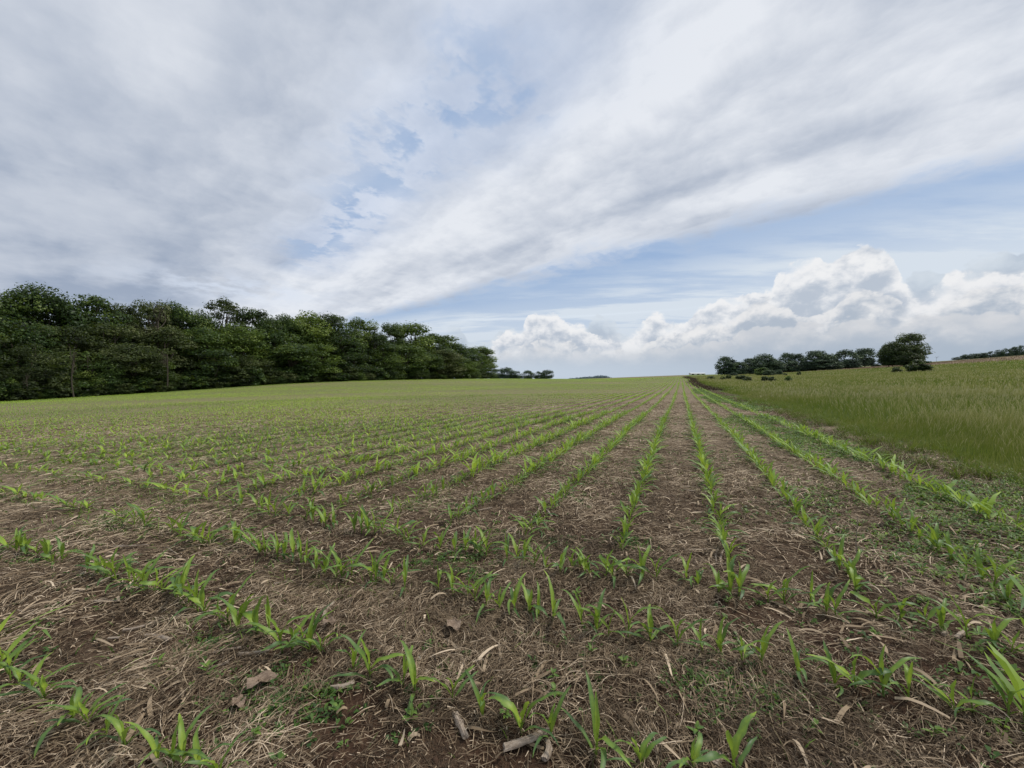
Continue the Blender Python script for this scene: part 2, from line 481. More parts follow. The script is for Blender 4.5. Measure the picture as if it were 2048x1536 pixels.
# ------------------------------------------------------------------ the ground sheet
def build_ground():
    th = np.concatenate([np.arange(-68, 68, .28), np.arange(68, 292, 2.5)]) * math.pi / 180
    rr = [.02, .15]
    q = .3
    while q < 8000: rr.append(q); q *= 1.0175 if q < 40 else 1.03
    rr = np.array(rr)
    nt_, nr = len(th), len(rr)
    RR, TH = np.meshgrid(rr, th, indexing='ij')
    X = RR * np.sin(TH); Y = RR * np.cos(TH)
    Z = ground(X, Y)
    V = np.stack([X, Y, Z], -1).reshape(-1, 3)
    i, j = np.meshgrid(np.arange(nr - 1), np.arange(nt_), indexing='ij')
    j2 = (j + 1) % nt_
    Q = np.stack([i * nt_ + j, i * nt_ + j2, (i + 1) * nt_ + j2, (i + 1) * nt_ + j], -1).reshape(-1, 4)[:, ::-1]
    o = mesh_np('ground', V, Q, M_ground)
    tag(o, kind='structure')
build_ground()
# ------------------------------------------------------------------ flattened straw and dead stems (nobody could count it)
def ribbons(px, py, ang, length, width, lift, arch, curl, segs, tint, rollr=1.0, steep=None, top_taper=.5, hump=None):
    """one bent ribbon per entry lying over the ground"""
    n = len(px); k = segs + 1
    t = np.linspace(0, 1, k)[None]
    a = ang[:, None] + curl[:, None] * (t - .5)
    st = (length / segs)[:, None]
    if steep is not None:
        pitch = steep[:, None] * (1 - t * .9)
        ch = np.cos(pitch); sv = np.sin(pitch)
    else: ch, sv = np.ones((n, k)), np.zeros((n, k))
    dx = np.cos(a) * st * ch; dy = np.sin(a) * st * ch; dz = sv * st
    X = px[:, None] + np.cumsum(dx, 1) - dx[:, :1]; Y = py[:, None] + np.cumsum(dy, 1) - dy[:, :1]
    Zr = np.cumsum(dz, 1) - dz[:, :1]
    if steep is None: Z = terrain(X, Y) + micro(X, Y) * .8 + .004 + lift[:, None] + arch[:, None] * np.sin(math.pi * t)
    else: Z = ground(px, py)[:, None] + Zr + lift[:, None]
    roll = (rng.random(n) * 2 - 1)[:, None] * rollr + (rng.random(n)[:, None] - .5) * t * 2
    w = (width[:, None] * (1 - top_taper * t ** 2)) * .5
    nx, ny = -np.sin(a) * np.cos(roll), np.cos(a) * np.cos(roll); nz = np.sin(roll)
    L = np.stack([X - nx * w, Y - ny * w, Z - nz * w], -1); Rr = np.stack([X + nx * w, Y + ny * w, Z + nz * w], -1)
    V = np.stack([L, Rr], 2).reshape(-1, 3)                 # n,k,2,3
    b = (np.arange(n) * k * 2)[:, None] + (np.arange(segs) * 2)[None]
    Q = np.stack([b, b + 1, b + 3, b + 2], -1).reshape(-1, 4)
    T = np.repeat(tint, k * 2)
    return V, Q, T
def cat(parts):
    V, Q, T, off = [], [], [], 0
    for v, q, t in parts:
        V.append(v); Q.append(q + off); T.append(t); off += len(v)
    return np.concatenate(V), np.concatenate(Q), np.concatenate(T)
def fan(n, r0, r1, a0=-62, a1=62, p=1.0):
    """points over a sector of the ground, evenly by area"""
    a = np.radians(rng.uniform(a0, a1, n)); r = np.sqrt(rng.uniform(r0 * r0, r1 * r1, n) ) if p == 1 else r0 + (r1 - r0) * rng.random(n) ** p
    return r * np.sin(a), r * np.cos(a)
def flow(x, y):
    return (fbm(x * .9 + 31, y * .9 + 5, 2) * 2.6 - 1.3) * math.pi * .9 + .2
def litter(x, y):
    """how thick the residue lies, 0..1"""
    d = fbm(x * 1.5 + 3, y * 1.5 + 8, 3)
    e = fbm(x * 5.0 + 13, y * 5.0 + 28, 2)
    return sstep(d * .6 + e * .4, .37, .55)
def build_straw():
    parts = []
    for (n, r0, r1, wmul, segs, lmul) in ((66000, .8, 3.4, 1.0, 4, .68), (84000, 3.0, 8, 1.8, 3, .85), (94000, 7.5, 26, 3.6, 3, 1.2)):
        x, y = fan(int(n * 1.5), r0, r1)
        keep = rng.random(len(x)) < ((.10 if r0 < 1 else .38) + .90 * litter(x, y))
        u, v = uv_of(x, y)
        keep &= v < grass_edge(u) + .3
        x, y = x[keep][:n], y[keep][:n]
        m = len(x)
        lit = litter(x, y)
        chaos = rng.random(m)
        ang = flow(x, y) + rng.normal(0, 1, m) * (.38 + chaos ** 1.1 * 1.6)
        length = np.exp(rng.normal(-2.35, .5, m)) * lmul
        length = np.clip(length, .03, .42)
        width = rng.uniform(.0014, .0034, m) * wmul
        lift = rng.random(m) ** 1.7 * .026 * (.25 + lit)
        arch = rng.random(m) ** 4 * .030 * (.3 + lit) * np.minimum(1, length / .15)
        curl = rng.normal(0, .30, m) + (rng.random(m) < .12) * rng.normal(0, 1.2, m)
        tone = fbm(x * 2.1 + 70, y * 2.1, 3)
        tint = np.clip(rng.normal(.50, .19, m) + (tone - .5) * .9 + (rng.random(m) < .10) * .32 - (rng.random(m) < .36) * .30 + np.clip(np.hypot(x, y) - 2.8, 0, 9) * .020 - .07 * (r0 < 1), 0.02, 1)
        parts.append(ribbons(x, y, ang, length, width, lift, arch, curl, segs, tint, .9))
    # broader shreds of old leaf and husk
    x, y = fan(5200, .9, 9); m = len(x)
    parts.append(ribbons(x, y, flow(x, y) + rng.normal(0, .7, m), rng.uniform(.04, .16, m), rng.uniform(.006, .017, m), rng.random(m) * .03, rng.random(m) * .02, rng.normal(0, .5, m), 4, np.clip(rng.normal(.55, .2, m), 0, 1), .5))
    # chaff: short flat chips
    for (n, r0, r1, wm) in ((46000, .8, 3.6, 1.0), (42000, 3.4, 9, 1.8)):
        x, y = fan(n, r0, r1); u, v = uv_of(x, y); k = (v < grass_edge(u)) & (rng.random(n) < .35 + .65 * litter(x, y)); x, y = x[k], y[k]; m = len(x)
        parts.append(ribbons(x, y, rng.random(m) * 6.28, rng.uniform(.008, .035, m) * wm ** .5, rng.uniform(.002, .0055, m) * wm, rng.random(m) ** 2 * .022, np.zeros(m), rng.normal(0, .3, m), 1, np.clip(rng.normal(.52, .24, m), 0, 1), .8))
    # standing tufts of killed grass: stems fan out of one crown
    cx, cy = fan(300, 1.6, 14)
    hand = [(880, 1235), (330, 1300), (1180, 1330), (1000, 1010), (560, 1075), (1880, 1330), (620, 1385), (1250, 1470), (1730, 1500), (950, 1275), (150, 1055)]
    hx = [(a - 1024) / F * (F * EYE / (b - HY)) for a, b in hand]; hy = [F * EYE / (b - HY) for a, b in hand]
    cx = np.concatenate([cx, np.repeat(hx, 6) + rng.normal(0, .08, 6 * len(hx))]); cy = np.concatenate([cy, np.repeat(hy, 6) + rng.normal(0, .06, 6 * len(hx))])
    u, v = uv_of(cx, cy); k = v < 4; cx, cy = cx[k], cy[k]
    per = 34
    px = np.repeat(cx, per) + rng.normal(0, .022, per * len(cx)); py = np.repeat(cy, per) + rng.normal(0, .022, per * len(cx)); m = len(px)
    lean = np.repeat(rng.uniform(0, 6.28, len(cx)), per)
    ang = lean + rng.normal(0, 1.2, m)
    tn = np.repeat(rng.uniform(.2, .5, len(cx)), per)
    parts.append(ribbons(px, py, ang, rng.uniform(.04, .13, m), rng.uniform(.0014, .0028, m), np.zeros(m), np.zeros(m), rng.normal(0, .8, m), 4, np.clip(tn + rng.normal(0, .15, m), 0, 1), 1.2, steep=rng.uniform(.45, 1.45, m)))
    V, Q, T = cat(parts)
    o = mesh_np('straw', V, Q, M_straw, T, smooth=False)
    tag(o, 'brown flattened straw and dead stems lying over the soil between the corn rows', 'straw', kind='stuff')
build_straw()

# clods and crumbs
def build_crumbs():
    tv = np.array([(-1, -1, -.4), (1, -.8, -.5), (1.1, 1, -.4), (-.9, .9, -.5), (-.6, -.7, .6), (.7, -.5, .75), (.6, .7, .6), (-.7, .5, .7)], float) * .5
    tq = np.array([(4, 5, 6, 7), (0, 1, 5, 4), (1, 2, 6, 5), (2, 3, 7, 6), (3, 0, 4, 7)])
    x, y = fan(42000, .8, 7)
    n = len(x); s = np.exp(rng.normal(-5.15, .5, n))
    V, Q, T = merge([(tv, tq, np.zeros(8))], np.zeros(n, int), np.stack([x, y, ground(x, y) + s * .2], -1), rng.random(n) * 6.28, s)
    o = mesh_np('soil_crumbs', V, Q, plain('soil_crumb', [(.3, (.03, .018, .012)), (.6, (.075, .047, .031)), (.8, (.14, .10, .07))], .95, .1, 40), smooth=False)
    tag(o, 'dark brown crumbs of soil scattered on the bare patches', 'soil', kind='stuff')
build_crumbs()
# ------------------------------------------------------------------ young corn
def leaf_np(L, W, h0, az, e0, e1, segs=8, fold=.28, wave=0.0, twist=0.0, t0=.2, t1=.55, across=3, rs=None):
    rs = rs or rng
    """arching strap leaf starting on the stalk at height h0"""
    t = np.linspace(0, 1, segs + 1)
    e = e0 + (e1 - e0) * t ** 1.25
    ds = L / segs
    rad = np.concatenate([[0], np.cumsum(np.cos(e[:-1]) * ds)]) + .003
    z = h0 + np.concatenate([[0], np.cumsum(np.sin(e[:-1]) * ds)])
    a = az + twist * t ** 2
    cx = np.concatenate([[0], np.cumsum(np.cos(e[:-1]) * ds * np.cos(a[:-1]))]) + .003 * math.cos(az)
    cy = np.concatenate([[0], np.cumsum(np.cos(e[:-1]) * ds * np.sin(a[:-1]))]) + .003 * math.sin(az)
    w = W * .5 * np.minimum(1, (.32 + t * 2.6)) * np.sqrt(np.clip(1 - t ** 2.6, 0, 1)) * (1 - .35 * t)
    w[-1] = W * .02
    ph = rs.random() * 6.28
    tipy = 1.0 if rs.random() < .4 else 0.0
    V, T = [], []
    for i in range(segs + 1):
        lx, ly = -math.sin(a[i]), math.cos(a[i])
        up = (-math.sin(e[i]) * math.cos(a[i]), -math.sin(e[i]) * math.sin(a[i]), math.cos(e[i]))
        wv = wave * math.sin(ph + t[i] * 15) * w[i]; wv2 = wave * math.sin(ph + 2 + t[i] * 13) * w[i]
        f = fold * w[i]
        tw = 0.5 * twist * t[i]
        cols = ((-1, f + wv), (0, 0), (1, f + wv2)) if across == 3 else ((-1, 0), (1, 0))
        tip = .45 * tipy * max(0.0, (t[i] - .78) / .22)
        for s, o in cols:
            o2 = o + s * w[i] * math.sin(tw)
            V.append((cx[i] + lx * s * w[i] + up[0] * o2, cy[i] + ly * s * w[i] + up[1] * o2, z[i] + up[2] * o2))
            T.append(tip + t1 + (t0 - t1) * min(1, t[i] * 1.5) + (.20 if s == 0 else 0))
    Q = []
    for i in range(segs):
        for j in range(across - 1):
            b = i * across + j
            Q.append((b, b + 1, b + across + 1, b + across))
    return np.array(V), np.array(Q), np.array(T)
def stalk_np(h, r, k=6, segs=4):
    V, T, Q = [], [], []
    for i in range(segs + 1):
        t = i / segs
        rr = r * (1 - .45 * t)
        for j in range(k):
            a = j / k * 6.2832
            V.append((rr * math.cos(a), rr * math.sin(a), -.01 + t * (h + .01))); T.append(.45 + .35 * t)
    for i in range(segs):
        for j in range(k):
            Q.append((i * k + j, i * k + (j + 1) % k, (i + 1) * k + (j + 1) % k, (i + 1) * k + j))
    return np.array(V), np.array(Q), np.array(T)
def plant_parts(seed, near=True):
    rs = np.random.default_rng(seed)
    hgt = rs.uniform(.055, .10)
    az = rs.uniform(0, 6.28)
    n = int(rs.integers(4, 6))
    seg = 8 if near else 3
    wk = 1.0 if near else .85
    ac = 3 if near else 2
    parts = [('stalk', stalk_np(hgt, .0050, 6 if near else 3, 4 if near else 1))]
    for i in range(n):
        f = i / (n - 1)                                  # 0 oldest, 1 youngest
        a = az + i * math.pi + rs.normal(0, .35)
        h0 = hgt * (.18 + .75 * f)
        if f < .95:
            L = (.085 + .135 * math.sin(math.pi * min(1, .25 + f * .6))) * rs.uniform(.8, 1.2)
            W = (.014 + .016 * math.sin(math.pi * (.15 + f * .5))) * rs.uniform(.85, 1.2) * wk
            e0 = rs.uniform(.85, 1.35) if f > .3 else rs.uniform(.5, 1.0)
            e1 = rs.uniform(-1.0, .3) if f > .3 else rs.uniform(-1.2, -.3)
        else:
            L = rs.uniform(.09, .15); W = rs.uniform(.018, .026); e0 = rs.uniform(1.35, 1.52); e1 = rs.uniform(.5, 1.2)
        parts.append(('leaf', leaf_np(L, W, h0, a, e0, e1, seg, .35 if f < .9 else .8, .42, rs.normal(0, .7), .05 + .45 * f + rs.normal(0, .05), .52 + .38 * f, ac, rs)))
    return parts
def merge_parts(parts): return cat([p for _, p in parts])
N_VAR = 14
near_var = [plant_parts(100 + i) for i in range(N_VAR)]
near_mesh = [[(nm, mesh_np(nm, v, q, M_corn, t, link=False)) for nm, (v, q, t) in pv] for pv in near_var]
mid_tmpl = [merge_parts(plant_parts(300 + i, False)) for i in range(10)]
def tiny_tmpl(seed):
    rs = np.random.default_rng(seed); out = []
    for i in range(3):
        out.append(leaf_np(rs.uniform(.12, .19), rs.uniform(.020, .034), .03, i * 2.1 + rs.normal(0, .4), rs.uniform(.45, 1.25), rs.uniform(-1.1, .1), 2, 0, 0, 0, .35, .75, 2, rs))
    return cat(out)
far_tmpl = [tiny_tmpl(500 + i) for i in range(8)]

# crosswise end rows: feet of the plants read off the photograph and stood on the ground
def on_ground(px, py):
    s = (px - 1024) / F; t = (py - HY) / F
    Y = EYE / t
    for _ in range(6): Y = (EYE - float(terrain(s * Y, Y))) / t
    return s * Y, Y
R0_ = [(-60, 1330), (-15, 1350), (29, 1373), (76, 1411), (135, 1452), (166, 1458), (240, 1500), (305, 1534), (355, 1545), (430, 1580)]
R1_ = [(-50, 1075), (-10, 1090), (27, 1108), (47, 1112), (70, 1114), (100, 1131), (117, 1124), (168, 1151), (205, 1160), (227, 1170), (254, 1172), (281, 1186), (320, 1194), (344, 1202), (371, 1211), (404, 1229), (436, 1245), (471, 1264), (535, 1284), (560, 1311), (603, 1307), (637, 1323),
       (703, 1350), (736, 1362), (803, 1376), (827, 1389), (903, 1409), (966, 1440), (1042, 1470), (1102, 1485), (1194, 1522), (1288, 1548), (1391, 1552), (1480, 1565)]
R2_ = [(-40, 975), (5, 990), (47, 998), (80, 1004), (113, 1010), (144, 1018), (172, 1022), (230, 1041), (242, 1049), (285, 1061), (344, 1073), (383, 1086), (414, 1092), (465, 1092), (500, 1104), (527, 1116), (551, 1123), (582, 1131), (609, 1135), (629, 1147), (670, 1159), (701, 1155), (738, 1170), (764, 1170),
       (807, 1186), (876, 1190), (934, 1202), (973, 1217), (999, 1225), (1057, 1233), (1106, 1248), (1165, 1260), (1218, 1284), (1303, 1295), (1358, 1301), (1446, 1321), (1529, 1342), (1606, 1362), (1720, 1384), (1826, 1408), (1922, 1442), (2030, 1450), (2090, 1470)]
R3_ = [(-70, 928), (-35, 932), (-5, 936), (30, 940), (58, 944), (90, 948), (118, 951), (150, 957), (180, 962), (206, 965), (236, 970), (262, 975), (292, 980), (318, 984), (345, 990), (372, 994), (400, 1000), (430, 1005), (480, 1018), (512, 1026), (535, 1034), (574, 1041), (610, 1046), (641, 1049), (664, 1057), (708, 1069), (735, 1073), (764, 1073), (794, 1080), (817, 1096), (878, 1100), (909, 1104), (948, 1104), (973, 1112), (1014, 1123), (1048, 1127), (1091, 1143), (1120, 1147), (1161, 1143), (1180, 1155), (1214, 1162),
       (1255, 1159), (1315, 1166), (1374, 1166), (1439, 1192), (1481, 1199), (1540, 1209), (1624, 1209), (1678, 1237), (1760, 1240), (1861, 1255), (1943, 1290), (2000, 1321), (2070, 1335)]
ORD = ['zeroth', 'first', 'second', 'third', 'fourth', 'fifth', 'sixth', 'seventh', 'eighth', 'ninth', 'tenth', 'eleventh', 'twelfth', 'thirteenth', 'fourteenth', 'fifteenth', 'sixteenth', 'seventeenth', 'eighteenth', 'nineteenth', 'twentieth']
TENS = {20: 'twenty', 30: 'thirty', 40: 'forty', 50: 'fifty', 60: 'sixty', 70: 'seventy', 80: 'eighty'}
TH = {30: 'thirtieth', 40: 'fortieth', 50: 'fiftieth', 60: 'sixtieth', 70: 'seventieth', 80: 'eightieth'}
def ordw(n):
    if n <= 20: return ORD[n]
    if n % 10 == 0: return TH[n]
    return TENS[n // 10 * 10] + '-' + ORD[n % 10]
def in_view(x, y, z=0.1, m=0):
    if y < .3: return False
    px = 1024 + F * x / y; py = HY + F * (EYE - z) / y
    return -m < px < 2048 + m and py < 1536 + m
ROWS_V0, ROWS_DV = .31, .772
def density(x, y):
    """where the stand is full; it thins in patches out on the left"""
    return sstep(fbm(x * .05 + 2, y * .05 + 9, 3), .25, .42)
def lay_rows():
    P = []                                            # x, y, row key, order in row
    for name, L in (('A', R0_), ('B', R1_), ('C', R2_), ('D', R3_)):
        n = 0
        L2 = []
        for q, (px, py) in enumerate(L):
            L2.append((px, py))
            if q + 1 < len(L) and (px < 640 or name in 'CD') and (q * 7) % 3 and L[q + 1][0] - px > 18:
                f = .35 + .3 * ((q * 37) % 10) / 10
                L2.append((px + (L[q + 1][0] - px) * f, py + (L[q + 1][1] - py) * f + (q % 3 - 1) * 2))
        for px, py in L2:
            x, y = on_ground(px, py)
            if in_view(x, y): n += 1
            P.append((x, y, name, n))
    F_ = []
    for k in range(3, -150, -1):
        v0 = ROWS_V0 + ROWS_DV * k
        u = 3.15 if k > -3 else 3.1
        if k < -3: u = 3.15
        n = 0
        end = 330
        while u < end:
            x, y = xy_of(u, v0)
            r = math.hypot(x, y)
            if y > .5 and abs(x / y) < 1.62:
                F_.append((u, v0, 3 - k))
            u += (.135 if r < 5 else .10) if r < 45 else (.19 if r < 100 else .38)
    return P, np.array(F_)
P_end, P_long = lay_rows()
_u = P_long[:, 0] + rng.normal(0, .020, len(P_long)); _v = P_long[:, 1] + rng.normal(0, .012, len(P_long)) + (vnoise(P_long[:, 0] * .08, P_long[:, 1] * 3.7) - .5) * .10
_x, _y = xy_of(_u, _v)
_r = np.hypot(_x, _y)
_keep = (rng.random(len(_x)) < .97) & (_v > -93)
# the left of the end rows: the long rows only start behind them
_keep &= ~((_v < -6.5) & (_u < 2.2))
_x, _y, _r, _key = _x[_keep], _y[_keep], _r[_keep], P_long[_keep, 2].astype(int)
cand = []
for (x, y, nm, n) in P_end: cand.append((math.hypot(x, y), x, y, nm))
for i in np.where(_r < 14)[0]: cand.append((_r[i], _x[i], _y[i], int(_key[i])))
cand.sort(key=lambda c: c[0])
inv = [c for c in cand if in_view(c[1], c[2])]
solo = inv[:300]
solo_set = set((c[1], c[2]) for c in solo)
# ranks within rows (from the left for end rows, from the near end for long rows), counting only what shows
rows = {}
for c in inv: rows.setdefault(c[3], []).append(c)
rank = {}
for k, L in rows.items():
    L.sort(key=(lambda c: c[1] / c[2]) if isinstance(k, str) else (lambda c: uv_of(c[1], c[2])[0]))
    for i, c in enumerate(L): rank[(c[1], c[2])] = i + 1
ENDNAME = {'A': 'short crosswise row in the bottom left corner', 'B': 'nearest long crosswise row', 'C': 'second nearest long crosswise row', 'D': 'farthest crosswise row'}
def size_word(s): return 'tall' if s > 1.2 else ('small' if s < .88 else 'leafy')
def add_plant(x, y, key, s, var, rz):
    z = float(ground(x, y))
    root = bpy.data.objects.new('corn_seedling', None); COL.objects.link(root)
    root.empty_display_size = .05
    root.location = (x, y, z - .004)
    root.rotation_euler = (random.gauss(0, .07), random.gauss(0, .07), rz)
    root.scale = (s, s, s)
    rk = rank[(x, y)]
    if isinstance(key, str): lab = '%s corn seedling, %s from left, %s' % (size_word(s), ordw(rk), ENDNAME[key])
    else: lab = '%s corn seedling, %s from near end, %s long row left of the tall grass' % (size_word(s), ordw(rk), ordw(key + 1))
    tag(root, lab, 'corn plant', 'young corn plants in the field rows')
    for nm, me in near_mesh[var]:
        o = bpy.data.objects.new(nm, me); COL.objects.link(o); o.parent = root
random.seed(21)
for c in solo:
    big_ = .98 + .30 * float(sstep(c[0], 1.8, 4.2)) if isinstance(c[3], str) else 1.08
    if isinstance(c[3], str): big_ *= 1 - .2 * float(sstep(abs(c[1] / c[2]), .95, 1.25))
    s = big_ * random.uniform(.76, 1.14) * (.86 if c[3] == 'A' else .95)
    add_plant(c[1], c[2], c[3], s, random.randrange(N_VAR), random.uniform(0, 6.28))
def build_rest():
    xs, ys = [], []
    for (d, x, y, k) in cand:
        if (x, y) not in solo_set: xs.append(x); ys.append(y)
    farm = _r >= 14
    xs = np.concatenate([xs, _x[farm]]); ys = np.concatenate([ys, _y[farm]])
    r = np.hypot(xs, ys); n = len(xs)
    u, v = uv_of(xs, ys)
    wet = fbm(xs * .12, ys * .12, 3)
    parts = []
    z = ground(xs, ys)
    size = rng.uniform(.75, 1.2, n) * (.98 + (wet - .5) * .7) * (.85 + .3 * density(xs, ys))
    size = size * (1.06 - .20 * sstep(-v, 2.0, 7.0))
    for (a, b, T, w) in ((0, 16, mid_tmpl, 1.0), (16, 60, far_tmpl, 1.05), (60, 120, far_tmpl, 1.5), (120, 400, far_tmpl, 2.1)):
        s = (r >= a) & (r < b)
        if not s.any(): continue
        m = int(s.sum())
        sc = np.stack([size[s] * w * (1.12 + .26 * sstep(-v[s], 1.0, 6.0)), size[s] * (1.0 if w < 1.2 else 1.1) * (.92 - .20 * sstep(-v[s], 2.0, 7.0))], -1)
        parts.append(merge(T, rng.integers(0, len(T), m), np.stack([xs[s], ys[s], z[s] - .003], -1), rng.random(m) * 6.28, sc, rng.normal(0, .15, (m, 2)), rng.normal(0, .10, m) + (wet[s] - .5) * .4 + .15))
    V, Q, T = cat(parts)
    print('corn stuff', n, len(Q))
    o = mesh_np('corn_rows', V, Q, M_corn_far, T)
    tag(o, 'endless rows of small green corn seedlings receding across the field to the horizon', 'corn plants', 'young corn plants in the field rows', 'stuff')
build_rest()
# ------------------------------------------------------------------ tall grass meadow on the right
def blades(px, py, h, w, tone, lean_az, lean, segs=3, head=None):
    n = len(px); k = segs + 1
    t = np.linspace(0, 1, k)[None]
    z0 = ground(px, py)[:, None]
    bend = lean[:, None] * t ** 1.8
    X = px[:, None] + np.cos(lean_az)[:, None] * bend * h[:, None]; Y = py[:, None] + np.sin(lean_az)[:, None] * bend * h[:, None]
    Z = z0 - .01 + h[:, None] * t * (1 - .25 * bend)
    fa = rng.random(n)[:, None] * math.pi
    ww = w[:, None] * .5 * np.clip(1 - t ** 2.2 * .92, .05, 1)
    if head is not None:                                  # seed heads: widened tops
        ww = np.where((head[:, None] > 0) & (t > .7), w[:, None] * (1.5 - .9 * (t - .78) / .22), np.where(head[:, None] > 0, w[:, None] * .22, ww))
    nx, ny = np.cos(fa), np.sin(fa)
    L = np.stack([X - nx * ww, Y - ny * ww, Z], -1); Rr = np.stack([X + nx * ww, Y + ny * ww, Z], -1)
    V = np.stack([L, Rr], 2).reshape(-1, 3)
    b = (np.arange(n) * k * 2)[:, None] + (np.arange(segs) * 2)[None]
    Q = np.stack([b, b + 1, b + 3, b + 2], -1).reshape(-1, 4)
    T = tone[:, None] + .07 + (t - .5) * .24
    if head is not None: T = np.where((head[:, None] > 0) & (t > .6), .80 + .35 * head[:, None], T)
    T = np.repeat(np.clip(T, 0, 1).ravel(), 2)
    return V, Q, T
def tan_edge(u): return 84 - 12 * sstep(u, 120, 260)
def build_meadow():
    parts = []
    # edge band and near field, then wider and sparser tufts with distance
    def area(n, u0, u1, v0, v1, p=1.0):
        u = rng.uniform(u0, u1, n); v = v0 + (v1 - v0) * rng.random(n) ** p
        return u, v
    specs = [(14000, -5.0, 0, 3.4, 9.5, 1.3, .006, .42), (95000, -1.0, 14, 3.4, 9.5, 1.3, .0045, .42), (70000, 12, 45, 3.4, 16, 1.5, .009, .42), (60000, 2, 30, 9, 26, 1.0, .013, .40),
             (80000, 25, 130, 3.5, 60, 1.2, .05, .42), (60000, 5, 80, 25, 90, 1.0, .06, .40), (60000, 110, 330, 3.5, 90, 1.2, .14, .40)]
    for n, u0, u1, v0, v1, p, w, hm in specs:
        u, v = area(n, u0, u1, v0, v1, p)
        x, y = xy_of(u, v)
        k = (v < tan_edge(u) + rng.random(n) * 2) & (v > grass_edge(u) + rng.random(n) * .25) & ((np.abs(x / np.maximum(y, .1)) < 1.6) | (np.hypot(x, y) < 11))
        u, v, x, y = u[k], v[k], x[k], y[k]; m = len(x)
        patch = fbm(u * .10 + 5, v * .22, 3); fine_ = fbm(u * .9, v * .9 + 3, 2)
        inward = sstep(v - grass_edge(u), -.1, 2.4)
        h = hm * (.32 + .62 * inward) * rng.uniform(.6, 1.25, m) * (.8 + .4 * patch)
        head = np.where(rng.random(m) < .20 * inward, rng.random(m) + .01, 0)
        h = np.where(head > 0, h * 1.25, h)
        tone = np.clip(.52 + (patch - .5) * .6 + (fine_ - .5) * .25 + rng.normal(0, .09, m) - (1 - inward) * .02, .05, .95)
        wind = fbm(x * .25, y * .25 + 4, 2) * 6.28 * 1.3
        parts.append(blades(x, y, h, rng.uniform(.6, 1.4, m) * w, tone, wind + rng.normal(0, 1.1, m), rng.uniform(.03, .38, m), 3, head))
    # bent dark tussocks along the margin
    u = rng.uniform(.5, 30, 260); v = grass_edge(u) + rng.normal(-.15, .3, 260)
    cu = np.repeat(u, 45) + rng.normal(0, .05, 260 * 45); cv = np.repeat(v, 45) + rng.normal(0, .05, 260 * 45)
    x, y = xy_of(cu, cv); m = len(x)
    parts.append(blades(x, y, rng.uniform(.12, .34, m), rng.uniform(.004, .009, m), np.clip(rng.normal(.36, .12, m), 0, 1), rng.random(m) * 6.28, rng.uniform(.3, 1.2, m), 4))
    V, Q, T = cat(parts)
    print('meadow', len(Q))
    o = mesh_np('meadow_grass', V, Q, M_grass, T)
    tag(o, 'tall green meadow grass with tan seed heads along the right of the corn field', 'grass', kind='stuff')
build_meadow()
def build_dry_margin():
    """tan mown strip on the crest, dead growth at the meadow foot"""
    parts = []
    n = 60000
    u = rng.uniform(20, 420, n); v = rng.uniform(70, 121, n); x, y = xy_of(u, v)
    k = (v > tan_edge(u)) & (y > 5) & (np.abs(x / np.maximum(y, .1)) < 1.6); x, y = x[k], y[k]; m = len(x)
    parts.append(blades(x, y, rng.uniform(.1, .4, m), rng.uniform(.05, .14, m), rng.uniform(.25, .75, m), rng.random(m) * 6.28, rng.uniform(.1, .8, m), 2))
    n = 26000
    u = rng.uniform(.3, 60, n) ; v = grass_edge(u) + rng.normal(-.45, .28, n); x, y = xy_of(u, v)
    k = (y > 1) & (fbm(u * .5 + 9, v * .8, 3) > .42) ; x, y, u = x[k], y[k], u[k]; m = len(x)
    parts.append(blades(x, y, rng.uniform(.04, .2, m), rng.uniform(.003, .006, m) * (1 + u / 12), rng.uniform(.1, .6, m), rng.random(m) * 6.28, rng.uniform(.4, 1.6, m), 3))
    # dark ragged line of dead weeds where the field margin dips, far along the rows
    n = 9000
    u = rng.uniform(48, 330, n); v = 3.4 + np.sin(u * .05) * .5 + rng.normal(0, .30, n) * (1 + u / 90); x, y = xy_of(u, v); m = n
    parts.append(blades(x, y, rng.uniform(.15, .5, m), rng.uniform(.03, .09, m), rng.uniform(0, .12, m), rng.random(m) * 6.28, rng.uniform(.2, 1.0, m), 2))
    V, Q, T = cat(parts)
    o = mesh_np('dry_grass', V, Q, M_straw, T)
    tag(o, 'dry tan and brown grass on the crest and along the foot of the green meadow', 'dry grass', kind='stuff')
build_dry_margin()

